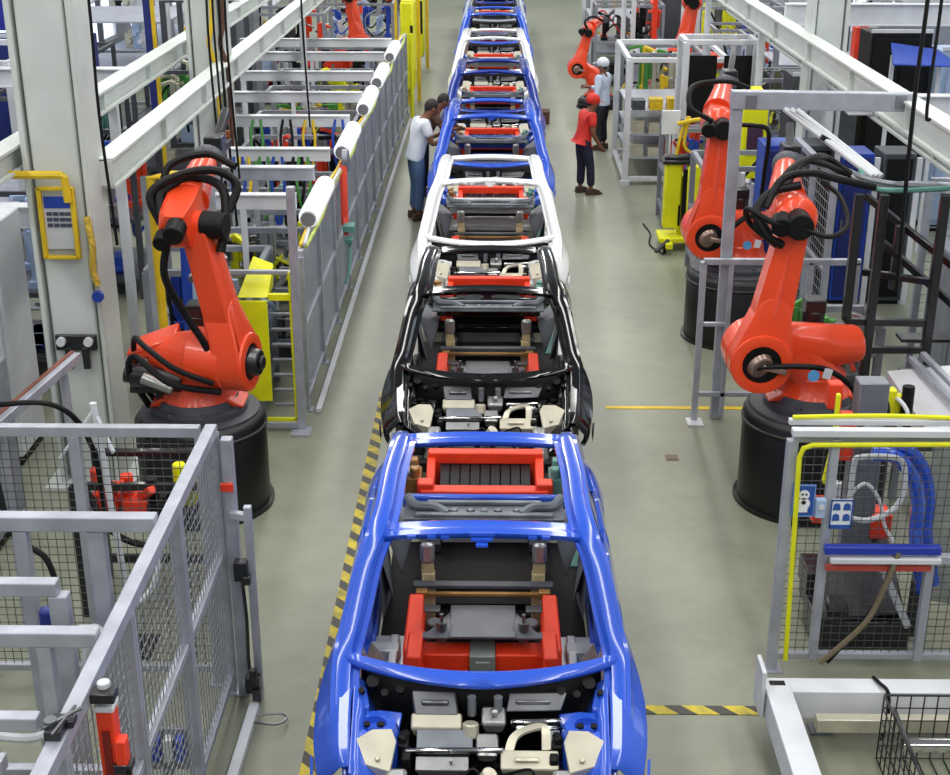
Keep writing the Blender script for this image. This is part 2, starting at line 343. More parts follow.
    P('firewall', LINER, lambda q: (q.grid([[(x, -.60+.12*(x/.7)**2, 1.05), (x, -.64+.12*(x/.7)**2, .8), (x, -.58+.1*(x/.7)**2, .5)] for x in [-.7+.1*i for i in range(15)]]),), solid=.01)
    P('firewall_stiffener', STEEL, lambda q: (q.hull([(-.40, -.66, 1.0), (-.14, -.66, .99), (-.38, -.76, .90), (-.12, -.76, .90), (-.38, -.64, .9), (-.14, -.64, .9)]), q.box((-.26, -.715, .955), (.16, .03, .03))), bevel=.012)
    P('firewall_stiffener', STEEL, lambda q: (q.hull([(.16, -.66, .99), (.50, -.66, 1.0), (.14, -.74, .91), (.46, -.74, .92), (.2, -.64, .9), (.46, -.64, .9)]), q.box((.3, -.705, .955), (.2, .02, .03))), bevel=.012)
    for x in (-.05, .10): P('firewall_pipe', INNER, lambda q: q.cyl((x, -.72, .88), (x, -.72, 1.0), .025, n=10))
    H8 = lambda x0, x1, y0, y1, z0, z1, dz=.06, k=.02: [(x0, y0, z0), (x1, y0, z0), (x0, y1, z1), (x1, y1, z1), (x0+k, y0+k, z0-dz), (x1-k, y0+k, z0-dz), (x0+k, y1-k, z1-dz), (x1-k, y1-k, z1-dz)]
    P('bay_pressing', BEIGE, lambda q: (q.hull(H8(-.40, -.10, -.82, -.74, .85, .91, .07)),), bevel=.018)
    P('bay_pressing', SILVER, lambda q: (q.hull(H8(.0, .15, -.80, -.70, .87, .93, .08)), q.box((.08, -.75, .92), (.05, .05, .04))), bevel=.018)
    P('bay_pressing', BEIGE, lambda q: q.cyl((-.055, -.82, .80), (-.055, -.80, .88), .05, .045, n=14), bevel=.008)
    P('bay_pressing', CHROME, lambda q: (q.bar((.17, -.78, .86), (.46, -.78, .87), .03, .05), q.bar((.2, -.80, .84), (.44, -.80, .84), .02, .03)), bevel=.008)
    P('bay_pressing', INNER, lambda q: (q.hull(H8(-.36, -.04, -.94, -.82, .78, .85, .04)), q.box((-.15, -.92, .80), (.12, .012, .02)), q.cyl((-.25, -.92, .79), (-.25, -.935, .80), .014, n=8)), bevel=.01)
    P('bay_pressing', SILVER, lambda q: (q.hull(H8(-.03, .11, -.96, -.84, .79, .85, .08)), q.box((.04, -.96, .80), (.12, .06, .04))), bevel=.02)
    P('bay_pressing', BEIGE, lambda q: q.sweep(crv([(.16, -.95, .79), (.19, -.88, .84), (.26, -.84, .865), (.36, -.83, .87), (.37, -.94, .80)], 5), [(-.025, -.008), (-.025, .008), (.025, .008), (.025, -.008)]))
    P('bay_pressing', INNER, lambda q: q.hull(H8(.37, .45, -.95, -.83, .78, .86, .03)), bevel=.008)
    P('bay_pressing', CHROME, lambda q: q.bar((-.42, -.97, .81), (.13, -.97, .82), .03, .035), bevel=.01)
    P('bay_pressing', SILVER, lambda q: (q.hull(H8(-.36, -.06, -1.06, -.985, .75, .79, .05)), q.box((-.16, -1.03, .785), (.02, .012, .03))), bevel=.012)
    P('bay_pressing', BEIGE, lambda q: (q.hull(H8(.11, .44, -1.06, -.96, .76, .82, .06)), q.box((.26, -1.02, .80), (.14, .03, .02))), bevel=.016)
    P('bay_pressing', DGREY, lambda q: (q.hull(H8(-.34, .40, -1.28, -1.10, .62, .68, .05)), q.bar((-.4, -1.16, .72), (.4, -1.16, .72), .03, .03)), bevel=.012)
    P('bay_pressing', BEIGE, lambda q: q.cyl((.02, -1.10, .70), (.06, -1.12, .78), .045, n=14), bevel=.008)
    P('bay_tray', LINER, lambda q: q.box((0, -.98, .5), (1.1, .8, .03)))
    P('front_crossmember', BLACK, lambda q: (q.bar((-.62, -1.40, .56), (.62, -1.40, .56), .09, .1), q.bar((-.5, -1.36, .7), (.5, -1.36, .68), .03, .03), q.box((0, -1.36, .62), (.06, .06, .2))), bevel=.012)
    def clips(q):
        rnd = random.Random(5)
        for i in range(46):
            x = rnd.uniform(-.58, .58); y = rnd.uniform(-1.38, -.7); z = .80+.55*(y+.75)+rnd.uniform(-.06, .0) if y > -1.05 else rnd.uniform(.6, .72); q.box((x, y, z), (rnd.uniform(.02, .07), rnd.uniform(.02, .06), rnd.uniform(.02, .06)), Matrix.Rotation(rnd.uniform(0, 3), 3, 'Z'))
    o = P('bay_clips', [BLACK], clips); o['kind'] = 'stuff'
    def wires(q):
        rnd = random.Random(9)
        for i in range(9):
            x = rnd.uniform(-.55, .4); y = rnd.uniform(-1.3, -.75)
            zz = .88+.4*(y+.75); q.tube(crv([(x, y, zz-.05), (x+rnd.uniform(.05, .2), y+rnd.uniform(-.05, .05), zz+.02), (x+rnd.uniform(.15, .3), y+rnd.uniform(-.1, .1), zz-.06)], 4), .009, 5)
    P('bay_wiring', BLACK, wires)['kind'] = 'stuff'
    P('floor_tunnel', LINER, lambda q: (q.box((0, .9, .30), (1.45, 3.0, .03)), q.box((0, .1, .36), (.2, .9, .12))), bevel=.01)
    # rear
    def shelf(q):
        q.box((0, 1.62, .98), (1.16, .26, .025)); q.bar((-.5, 1.52, 1.0), (.5, 1.52, 1.0), .05, .04); q.bar((-.42, 1.71, 1.01), (.42, 1.71, 1.01), .04, .03)
        for x in (-.1, 0, .1, -.22, .24): q.box((x, 1.61, 1.0), (.05, .05, .02), Matrix.Rotation(x*9, 3, 'Z'))
    P('parcel_shelf', INNER, shelf, bevel=.008)
    for s in (-1, 1):
        P('shelf_reinforcement', INNER, lambda q: q.tube(crv([(s*.26, 1.55, 1.0), (s*.36, 1.62, 1.02), (s*.5, 1.63, 1.03), (s*.56, 1.72, 1.05)], 4), .035, 8))
    PP('seat_crossmember', lambda q: (q.bar((-.6, 1.78, 1.0), (.6, 1.78, 1.0), .06, .07), q.box((0, 1.79, .9), (1.1, .02, .16))), bevel=.015)
    PP('tail_panel', lambda q: (q.bar((-.66, 2.58, .50), (.66, 2.58, .50), .07, .14), q.bar((-.64, 2.55, .42), (.64, 2.55, .42), .1, .08)), bevel=.015)
    return t, {o.data.name for o in paints}
proto, painted = make_car()
# carrier that holds a body: red fixture seen through the open shell
def make_carrier():
    t = thing('body_carrier', 'x', 'carrier')
    P = lambda n, m, fn, **k: part(t, n, m, fn, local=True, **k)
    for s in (-1, 1):
        P('skid_rail', DGREY, lambda q: q.bar((s*.42, -1.25, .19), (s*.42, 2.72, .19), .1, .12), smooth=0)
        P('upright', RED, lambda q: (q.box((s*.44, .50, .5), (.10, .62, .34)), q.hull([(s*.40, .2, .34), (s*.52, .2, .34), (s*.40, .8, .78), (s*.50, .8, .78), (s*.40, .35, .62), (s*.52, .35, .62), (s*.5, .86, .4), (s*.4, .86, .4)])), bevel=.015)
        P('clamp_post', mat('post_cream', (196, 178, 134), .45, var=.2), lambda q: (q.box((s*.38, 1.02, .62), (.09, .07, .42)), q.hull([(s*.34, .99, .82), (s*.43, .99, .82), (s*.34, 1.06, .82), (s*.43, 1.06, .82), (s*.36, 1.0, 1.0), (s*.42, 1.0, 1.0), (s*.36, 1.05, 1.02), (s*.42, 1.05, 1.02)])), bevel=.015)
        P('post_head', SILVER, lambda q: q.box((s*.385, 1.0, .98), (.10, .05, .16)), bevel=.03)
        P('locating_pin', STEEL, lambda q: (q.cyl((s*.27, .5, .6), (s*.27, .5, .74), .035, n=10), q.cyl((s*.27, .5, .74), (s*.27, .5, .8), .012, n=8)))
    P('cross_box', RED, lambda q: q.box((-.25, .50, .45), (.34, .16, .18)), bevel=.012)
    P('cross_box', RED, lambda q: q.box((.25, .50, .45), (.34, .16, .18)), bevel=.012)
    P('junction_box', mat('junction_grey', (120, 126, 122), .45), lambda q: (q.box((0, .47, .46), (.17, .2, .2)), q.box((0, .37, .47), (.1, .02, .1))), bevel=.012)
    def plate(q):
        q.box((0, .62, .67), (.44, .40, .02)); q.box((0, .47, .655), (.84, .07, .02)); q.cyl((-.32, .60, .66), (-.32, .60, .685), .05, n=14); q.cyl((.32, .60, .66), (.32, .60, .685), .05, n=14); 
        for s in (-1, 1): q.hull([(s*.2, .45, .66), (s*.2, .8, .66), (s*.4, .44, .66), (s*.34, .5, .68), (s*.2, .5, .69)]); q.box((s*.36, .78, .67), (.14, .08, .02))
    P('mounting_plate', mat('plate_grey', (108, 110, 116), .4, .4), plate, bevel=.006)
    P('cross_bar', GOLD, lambda q: (q.bar((-.42, .86, .74), (.42, .86, .74), .03, .03), q.box((-.42, .86, .74), (.08, .06, .06)), q.box((.42, .86, .74), (.08, .06, .06))), bevel=.008)
    P('upper_bar', DGREY, lambda q: q.bar((-.48, .93, .77), (.48, .93, .77), .07, .03), bevel=.006)
    P('deck', BLACK, lambda q: (q.box((0, 1.4, .46), (.78, .78, .04)), q.bar((-.4, 1.12, .5), (.4, 1.12, .5), .05, .05), q.bar((-.4, 1.4, .5), (.4, 1.4, .5), .05, .05)), smooth=0)
    P('rear_frame', RED, lambda q: (q.bar((-.5, 2.22, .80), (.5, 2.22, .80), .12, .16), q.bar((-.46, 2.70, .93), (.46, 2.70, .93), .1, .1), q.bar((-.4, 2.70, .62), (-.4, 2.70, .9), .08), q.bar((.4, 2.70, .62), (.4, 2.70, .9), .08), q.box((-.46, 2.24, .78), (.13, .12, .3)), q.box((.46, 2.24, .78), (.13, .12, .3)), q.bar((-.43, 2.26, .78), (-.43, 2.7, .9), .07, .1), q.bar((.43, 2.26, .78), (.43, 2.7, .9), .07, .1)), bevel=.012)
    P('rear_deck', BSTEEL, lambda q: [q.bar((-.32+.08*i, 2.28, .76), (-.32+.08*i, 2.66, .87), .07, .02) for i in range(9)], smooth=0)
    for s in (-1, 1):
        P('valve_block', [TEAL if s > 0 else GOLD], lambda q: (q.box((s*.56, 2.46, .80), (.12, .24, .2)), q.box((s*.57, 2.55, .93), (.08, .08, .1)), q.cyl((s*.55, 2.38, .86), (s*.55, 2.38, .98), .04, n=10)), bevel=.012)
        P('valve_cap', SILVER, lambda q: (q.box((s*.56, 2.46, .92), (.09, .08, .05)), q.box((s*.6, 2.40, .92), (.04, .08, .06))), bevel=.01)
    P('side_rail', WHITE, lambda q: q.bar((.80, 1.9, .24), (.80, 2.76, .24), .09, .14), bevel=.01)
    P('rail_cover', TEAL, lambda q: q.bar((.67, 2.0, .26), (.67, 2.72, .26), .12, .14), bevel=.01)
    for x in (-.42, .42):
        for y in (-.9, .5, 1.4, 2.3, 2.62): P('leg_block', DGREY, lambda q: q.box((x, y, .28), (.14, .14, .2)), smooth=0)
    return t
carproto = make_carrier()
CARS = [(7.24, PB, 'bright blue open car body shell between the sign fence and light curtain'),
        (11.95, PK, 'glossy black car body shell without roof or bonnet'),
        (16.3, PW, 'white car body shell directly behind the black one'),
        (20.55, PB, 'blue car body shell that the white-shirted worker leans over'),
        (24.85, PD, 'dark blue car body shell between a blue body and a white body'),
        (29.4, PW, 'small distant white car body shell between two blue bodies'),
        (33.8, PB, 'blue car body shell behind the distant white one'),
        (38.2, PS, 'silver grey car body shell far down the line'),
        (42.6, PD, 'dark blue car body shell at the far end of the line')]
for i, (y, pm, lab) in enumerate(CARS):
    c = proto if i == 0 else copy_tree(proto)
    c.location = (-.066+.003*i, y, 0); c['label'] = lab; c['group'] = 'car bodies on the line'
    if i:
        for ch in c.children:
            if ch.data.name in painted:
                ch.material_slots[0].link = 'OBJECT'; ch.material_slots[0].material = pm
    k = carproto if i == 0 else copy_tree(carproto)
    k.location = (-.066+.003*i, y, 0); k['group'] = 'body carriers'
    k['label'] = 'red steel carrier fixture inside the ' + ['bright blue front body', 'black car body', 'white body behind the black one', 'blue body beside the white-shirted man', 'dark blue body', 'small distant white body', 'far blue body', 'silver body', 'last dark blue body'][i]
# ---------------------------------------------------------------- robots
def disc(c, a, r, th, n=20):
    a = V(a).normalized(); x = a.orthogonal().normalized(); y = a.cross(x)
    return [V(c)+a*th*k+(x*math.cos(2*math.pi*i/n)+y*math.sin(2*math.pi*i/n))*r for k in (-.5, .5) for i in range(n)]
def pedestal(x, y, r, h, label):
    t = thing('robot_pedestal', label, 'pedestal', (x, y, 0), 'black drum pedestals under the robots')
    part(t, 'drum', BLACKP, lambda q: q.lathe((x, y, 0), [(r, .0), (r, h-.05), (r-.02, h-.02), (r-.04, h)], 40))
    part(t, 'foot_flange', BLACKP, lambda q: q.lathe((x, y, 0), [(r+.035, 0), (r+.035, .03), (r, .035)], 40))
    part(t, 'top_plate', DGREY, lambda q: q.lathe((x, y, h-.005), [(r-.05, 0), (r-.05, .025), (r-.07, .03)], 40))
    part(t, 'rim', BLACKP, lambda q: q.lathe((x, y, h-.14), [(r+.002, 0), (r+.012, .01), (r+.012, .03), (r+.002, .04)], 40))
BLACKP = mat('drum_black', (13, 13, 15), .4, var=.25, scale=3)
STICK = mat('sticker_blue', (90, 160, 215), .4)
def robot(label, bx, by, bz, S, E, W, ax, bodyend, detail=True, hoses=(), capside=1, k=1, slim=.88):
    t = thing('welding_robot', label, 'robot', (bx, by, bz), 'orange welding robots')
    S, E, W, ax = V(S), V(E), V(W), V(ax).normalized()
    P = lambda n, m, fn, **k: part(t, n, m, fn, **k)
    P('base_flange', DGREY, lambda q: q.lathe((bx, by, bz), [(.42, 0), (.42, .04), (.36, .06), (.34, .12)], 28))
    P('base_casting', ORANGE, lambda q: (q.lathe((bx, by, bz+.06), [(.36, 0), (.33, .06), (.28, .14), (.27, .24)], 28), q.hull([V((bx, by, bz))+V(p) for p in [(-.42, -.16, .05), (-.42, .16, .05), (.42, -.16, .05), (.42, .16, .05), (-.3, -.2, .14), (.3, -.2, .14), (-.3, .2, .14), (.3, .2, .14)]])), bevel=.02)
    for i in range(8):
        a = i*math.pi/4+.3
        P('bolt', STEEL, lambda q: q.cyl((bx+.39*math.cos(a), by+.39*math.sin(a), bz+.03), (bx+.39*math.cos(a), by+.39*math.sin(a), bz+.075), .022, n=6))
    # turntable body: from the base up to the shoulder and out to the back end
    Eb = V(bodyend); So = S-ax*.16
    neck = disc((bx, by, bz+.24), (0, 0, 1), .27, .06)+disc((S+Eb)/2-ax*.10, ax, .19, .24)
    P('neck', ORANGE, lambda q: q.hull(neck), bevel=.03)
    P('turntable', ORANGE, lambda q: q.hull(disc(So, ax, .25, .18)+disc(Eb, (Eb-S), .16, .2, 14)), bevel=.03)
    P('shoulder_housing', ORANGE, lambda q: (q.cyl(So-ax*.14, S+ax*.02, .27, n=28)), bevel=.02)
    # lower arm
    d = (E-S).normalized()
    P('lower_arm', ORANGE, lambda q: (q.hull(disc(S+ax*.10, ax, .30*slim, .20, 28)+disc(S+d*.42+ax*.06, ax, .17*slim, .22)), q.hull(disc(S+d*.25+ax*.07, ax, .19*slim, .2, 20)+disc(E+ax*.04, ax, .13*slim, .2, 20))), bevel=.04, bseg=3)
    P('arm_rib', ORANGE, lambda q: q.hull([S+d*.4+ax*.17+d.cross(ax)*k for k in (-.05, .05)]+[E-d*.2+ax*.14+d.cross(ax)*k for k in (-.03, .03)]+[S+d*.4+ax*.21, E-d*.2+ax*.17]), bevel=.01)
    hb = P('hub_ring', ORANGE, lambda q: (q.lathe(S+ax*.19, [(.30*slim, 0), (.29*slim, .03), (.25*slim, .04), (.19*slim, .035), (.18*slim, 0)], 28, ax.to_track_quat('Z', 'Y').to_matrix())))
    bore = abs(ax.y) > .7
    P('hub_bore', BLACK, lambda q: q.cyl(S+ax*.195, S+ax*.212, .185*slim, n=24))
    if not bore: P('hub_cap', BSTEEL, lambda q: (q.cyl(S+ax*.2, S+ax*.3, .13, .11, n=18), q.cyl(S+ax*.3, S+ax*.33, .06, n=12)), bevel=.01)
    if bore: P('hub_motor', mat('motor_steel', (150, 128, 118), .3, .6, var=.2), lambda q: (q.cyl(S+ax*.20-V((.02, 0, .0)), S+ax*.25+V((.0, 0, -.02)), .12, .10, n=18), q.bar(S+ax*.25+V((0, 0, -.0)), S+ax*.27+V((.20, 0, -.04)), .06, .05)), bevel=.01)
    # elbow and forearm
    f = (W-E).normalized(); up = ax.cross(f).normalized()
    if up.z < 0: up = -up
    P('elbow_housing', ORANGE, lambda q: (q.hull(disc(E-ax*.08, ax, .20, .24, 20)+[E-ax*.2+f*.32+up*k for k in (-.1, .2)]+[E+ax*.06+f*.32+up*k for k in (-.1, .2)]+[E-f*.2+up*.2-ax*.14, E-f*.2+up*.2+ax*.02]),), bevel=.03)
    P('elbow_motor', BLACK, lambda q: (q.cyl(E+ax*.1, E+ax*.3, .12, .11, n=18), q.cyl(E-f*.2+up*.12-ax*.05, E-f*.36+up*.12-ax*.05, .085, n=14), q.cyl(E-f*.2+up*.02-ax*.18, E-f*.34+up*.02-ax*.18, .07, n=14)), bevel=.012)
    P('forearm', ORANGE, lambda q: q.tube([E+f*.25+up*.06-ax*.07, E+f*.5+up*.06-ax*.07, W+up*.05-ax*.07], [.17, .14, .1], 16), bevel=.01)
    P('wrist', DGREY, lambda q: (q.ball(W+up*.05-ax*.07, .13, 14, 10), q.cyl(W+f*.08-ax*.07+up*.02, W+f*.26-ax*.07-up*.05, .09, n=14)))
    T = W+f*.3-ax*.07
    P('welding_gun', BSTEEL, lambda q: (q.box(T, (.16, .22, .2)), q.bar(T, T+f*.5+V((0, 0, .06)), .07, .09), q.bar(T-V((0, 0, .08)), T+f*.5-V((0, 0, .22)), .06, .08)), bevel=.012)
    P('gun_tip', mat('copper', (176, 104, 70), .35, .8), lambda q: (q.cyl(T+f*.5+V((0, 0, .06)), T+f*.5+V((0, 0, -.06)), .022, n=8), q.cyl(T+f*.5+V((0, 0, -.22)), T+f*.5+V((0, 0, -.12)), .022, n=8)))
    # dress pack over the arm
    for pts, r in hoses:
        P('hose', BLACK, lambda q: q.tube(crv(pts, 7), r*.72, 9))
    if detail:
        P('round_sticker', STICK, lambda q: q.cyl(S+V((.42, -.30, -.06)), S+V((.42, -.31, -.06)), .05, n=16)) if abs(ax.y) > .7 else None
        P('warning_label', WHITE, lambda q: q.box(S+V((.54, -.28, -.05)), (.07, .01, .09), Matrix.Rotation(.2, 3, 'Y'))) if abs(ax.y) > .7 else None
        P('axis_motor', BSTEEL, lambda q: (q.cyl((bx+capside*.02, by+.3, bz+.3), (bx+capside*.02, by+.3, bz+.75), .1, n=16), q.box((bx+capside*.02, by+.3, bz+.8), (.18, .18, .12))), bevel=.012)
        P('cable_clamp', STEEL, lambda q: (q.box(S+d*.75-ax*.08, (.12, .12, .06)), q.box(S+d*1.05-ax*.08, (.1, .1, .05))), bevel=.01)
    t.scale = (k, k, k)
    return t
# right front robot
pedestal(2.78, 11.12, .57, .90, 'black drum pedestal behind the wire mesh fence with the blue signs')
robot('orange robot on black drum, round bored shoulder hub facing the aisle end', 2.80, 11.15, .93, (2.25, 10.93, 1.43), (2.47, 11.0, 2.62), (2.62, 11.9, 2.82), (0, -1, 0), (3.06, 11.1, 1.48), True,
      [([(2.2, 10.68, 1.42), (2.5, 10.64, 1.45), (2.8, 10.68, 1.4), (3.05, 10.75, 1.2), (3.12, 10.9, .95)], .035),
       ([(2.5, 10.75, 2.62), (2.25, 10.72, 2.66), (2.05, 10.8, 2.75), (2.1, 10.9, 2.6), (2.3, 10.78, 2.45)], .035),
       ([(2.5, 10.72, 2.6), (2.72, 10.7, 2.55), (2.88, 10.85, 2.62), (2.86, 11.1, 2.78), (2.75, 11.3, 2.86)], .03),
       ([(2.3, 11.1, 2.80), (2.5, 11.3, 2.98), (2.75, 11.6, 3.0), (2.95, 12.0, 2.9), (3.2, 12.0, 2.74)], .05),
       ([(2.4, 11.1, 2.86), (2.6, 11.4, 3.0), (2.85, 11.7, 2.92), (3.1, 12.0, 2.78), (3.4, 11.9, 2.72)], .04),
       ([(2.2, 10.85, 2.75), (2.35, 11.0, 2.95), (2.6, 11.1, 2.98), (2.9, 11.4, 2.86), (3.3, 11.7, 2.72)], .045),
       ([(2.35, 10.8, 2.45), (2.2, 10.75, 2.55), (2.12, 10.8, 2.72), (2.25, 10.95, 2.85), (2.5, 11.0, 2.9)], .05)])
# right rear robot
pedestal(2.88, 15.5, .6, .84, 'black drum pedestal behind the tall grey portal post')
robot('orange robot behind the tall grey portal post, arm leaning over its drum', 2.88, 15.5, .87, (2.45, 15.3, 1.32), (2.53, 15.35, 2.55), (2.75, 16.3, 2.8), (0, -1, 0), (3.1, 15.5, 1.35), True,
      [([(2.4, 15.1, 2.65), (2.15, 15.1, 2.8), (2.2, 15.3, 3.0), (2.6, 15.5, 3.02), (2.9, 15.8, 2.9)], .04),
       ([(2.5, 15.1, 2.6), (2.85, 15.0, 2.62), (3.05, 15.2, 2.5), (3.1, 15.5, 2.0), (3.1, 15.6, 1.5)], .035),
       ([(2.6, 15.0, 1.4), (2.9, 15.0, 1.6), (3.2, 15.1, 1.3), (3.25, 15.3, 1.0)], .045)])
# far right robot
pedestal(2.3, 30.8, .45, .2, 'low black drum pedestal next to the man in the white shirt and cap')
robot('small distant orange robot beside the man in the white cap', 2.3, 30.8, .22, (1.66, 30.6, 1.06), (1.95, 30.7, 2.05), (2.4, 31.5, 2.25), (0, -1, 0), (2.45, 30.8, .75), False,
      [([(1.95, 30.5, 2.1), (1.85, 30.6, 2.35), (2.1, 30.9, 2.45), (2.4, 31.2, 2.3)], .05)], 1, .78)
# left robot
pedestal(-2.58, 10.98, .57, .88, 'black drum pedestal behind the aluminium mesh fence on the striped tape side')
robot('orange robot with black hose loop over its head, on the striped tape side', -2.58, 11.0, .91, (-2.27, 10.8, 1.42), (-2.47, 10.75, 2.62), (-2.42, 11.6, 2.92), (.98, -.2, 0), (-2.85, 11.0, 1.4), True,
      [([(-2.62, 10.6, 2.6), (-2.68, 10.55, 2.25), (-2.55, 10.6, 1.9), (-2.4, 10.62, 1.6), (-2.42, 10.7, 1.45)], .045),
       ([(-2.72, 10.75, 2.62), (-2.8, 10.8, 2.85), (-2.6, 10.9, 2.98), (-2.3, 10.95, 3.02), (-2.12, 10.95, 2.9), (-2.18, 10.85, 2.7)], .05),
       ([(-2.75, 10.95, 2.75), (-2.7, 11.1, 3.02), (-2.4, 11.2, 3.1), (-2.15, 11.1, 3.02)], .045),
       ([(-2.3, 10.6, 1.2), (-2.7, 10.5, 1.32), (-3.0, 10.6, 1.52), (-3.1, 10.75, 1.3), (-3.0, 10.9, .95)], .04),
       ([(-2.35, 10.55, 1.3), (-2.65, 10.5, 1.45), (-2.9, 10.6, 1.6), (-3.05, 10.8, 1.6), (-3.1, 11.0, 1.2), (-3.0, 11.1, .92)], .035),
       ([(-2.7, 10.7, 2.7), (-2.72, 10.85, 2.86), (-2.5, 11.0, 2.95), (-2.25, 10.95, 2.88), (-2.2, 10.8, 2.65), (-2.24, 10.7, 2.4)], .055)], -1, 1, .86)
t = thing('robot_junction_box', 'red-orange motor cover with black and steel cylinders at the back of the hose-looped robot', 'motor', (-2.88, 10.95, .89))
part(t, 'stand', BSTEEL, lambda q: (q.box((-2.88, 10.95, 1.0), (.12, .12, .24)), q.box((-2.88, 10.93, 1.14), (.5, .28, .06))), bevel=.01)
part(t, 'cover', ORANGE, lambda q: q.hull([(-3.15, 10.85, 1.45), (-2.72, 10.85, 1.6), (-3.15, 11.1, 1.5), (-2.72, 11.1, 1.66), (-3.12, 10.85, 1.36), (-2.72, 10.85, 1.48), (-2.72, 11.1, 1.48)]), bevel=.02)
part(t, 'motor', BSTEEL, lambda q: (q.cyl((-3.1, 10.8, 1.28), (-2.66, 10.8, 1.22), .1, n=16), q.cyl((-3.16, 10.8, 1.29), (-3.1, 10.8, 1.28), .075, n=16)), bevel=.01)
part(t, 'cylinder', SILVER, lambda q: q.cyl((-2.98, 10.68, 1.3), (-2.72, 10.66, 1.2), .05, n=14), bevel=.008)
# ---------------------------------------------------------------- fences, frames
def wires(q, p0, p1, z0, z1, pitch, r=.0035):
    p0, p1 = V(p0), V(p1); L = (p1-p0).length; d = (p1-p0)/L
    n = max(1, round(L/pitch)); m = max(1, round((z1-z0)/pitch))
    for i in range(1, n):
        a = p0+d*L*i/n; q.bar((a.x, a.y, z0), (a.x, a.y, z1), r*2, r*2)
    for j in range(1, m):
        z = z0+(z1-z0)*j/m; q.bar((p0.x, p0.y, z), (p1.x, p1.y, z), r*2, r*2)
WIRE = mat('mesh_wire', (92, 94, 98), .4, .6)
WIREL = mat('mesh_wire_light', (150, 152, 156), .4, .6)
def fence(name, label, p0, p1, h, n, z0=.12, mids=(), pitch=.055, post=.06, m=ALU, infill='mesh', group=None, wr=.0035, feet=True, cat='fence', top=None, wm=WIRE):
    p0, p1 = V((*p0, 0)), V((*p1, 0)); t = thing(name, label, cat, (p0+p1)/2, group); d = (p1-p0)/n; u = d.normalized(); nr = V((-u.y, u.x, 0))
    for i in range(n+1):
        a = p0+d*i
        po = part(t, 'post', m, lambda q: (q.bar(a, a+V((0, 0, h-post*.9)), post, post, up=u), q.bar(a+nr*post*.51+V((0, 0, .05)), a+nr*post*.51+V((0, 0, h-post)), post*.25, .006, up=nr)), smooth=0, bevel=.006)
        if feet: part(po, 'foot_plate', m, lambda q: q.box(a+V((0, 0, .006)), (.14, .14, .012)), smooth=0)
    zs = [z0]+list(mids)+[h-post/2]
    for z in zs:
        tr = post*1.0 if z == zs[-1] else post*.7
        part(t, 'rail', m, lambda q: q.bar(p0+V((0, 0, z)), p1+V((0, 0, z)), tr, tr), smooth=0, bevel=.005)
    if infill:
        for i in range(n):
            a = p0+d*i+u*post*.5; c = p0+d*(i+1)-u*post*.5
            if infill == 'mesh': o = part(t, 'mesh_panel', wm, lambda q: wires(q, a, c, z0, h-post, pitch, wr), smooth=0)
            else: o = part(t, 'sheet_panel', infill, lambda q: q.bar((a+V((0, 0, (z0+h)/2))), c+V((0, 0, (z0+h)/2)), .008, h-z0-post), smooth=0)
    return t
def frame(name, label, members, cat='frame', m=ALU, group=None, extra=None):
    """members: (part name, a, b, w, h)"""
    xs = [V(a) for _, a, b, *_r in members]; c = sum(xs, V())/len(xs); t = thing(name, label, cat, (c.x, c.y, 0), group)
    for pn, a, b, wd, *hh in members:
        part(t, pn, m, lambda q: q.bar(a, b, wd, hh[0] if hh else wd), smooth=0, bevel=min(.008, wd*.1))
    return t
# left near cell
fence('safety_fence', 'aluminium mesh safety fence along the striped tape with open top rail', (-1.82, 8.02), (-1.82, 3.62), 2.03, 4, mids=(1.08,), pitch=.07, post=.075, wm=WIREL, wr=.0025)
fence('safety_fence', 'aluminium mesh fence crossing in front of the hose-looped robot drum', (-1.92, 8.12), (-4.4, 8.12), 1.97, 3, pitch=.06, post=.07, wr=.0022)
t = frame('gate_post_frame', 'narrow aluminium gate frame with black latch hardware at the fence corner', [('post', (-1.72, 7.98, 0), (-1.72, 7.98, 1.95), .075), ('post', (-1.60, 7.9, 0.02), (-1.60, 7.9, 1.5), .05), ('rail', (-1.72, 7.94, .12), (-1.60, 7.9, .12), .05), ('rail', (-1.72, 7.94, 1.42), (-1.60, 7.9, 1.42), .05)], 'gate frame')
part(t, 'latch', BSTEEL, lambda q: (q.box((-1.66, 7.86, 1.05), (.09, .08, .14)), q.box((-1.62, 7.82, 1.0), (.05, .06, .06)), q.tube(crv([(-1.66, 7.86, 1.0), (-1.64, 7.82, .7), (-1.65, 7.84, .4), (-1.64, 7.82, .2)], 5), .014, 6)), bevel=.006)
part(t, 'lower_latch', BSTEEL, lambda q: (q.box((-1.63, 7.84, .18), (.1, .08, .12)), q.box((-1.6, 7.8, .12), (.06, .06, .08)), q.cyl((-1.62, 7.8, .25), (-1.62, 7.8, .32), .03, n=8)), bevel=.006)
part(t, 'red_tag', RED, lambda q: q.box((-1.73, 7.93, 1.62), (.08, .03, .05)), smooth=0)
tag(B().bar((-1.62, 7.78, .04), (-1.66, 5.0, .04), .07, .06).done('floor_rail', WHITE, bevel=.006), 'white steel floor rail at the foot of the aluminium fence', 'rail')
b = B(); b.tube(crv([(-1.6, 7.66, .05), (-1.42, 7.68, .05), (-1.38, 7.62, .05), (-1.44, 7.56, .05), (-1.6, 7.58, .05)], 4), .008, 6); tag(b.done('wire_loop', STEEL), 'thin wire loop bracket sticking into the aisle from the fence foot', 'bracket')
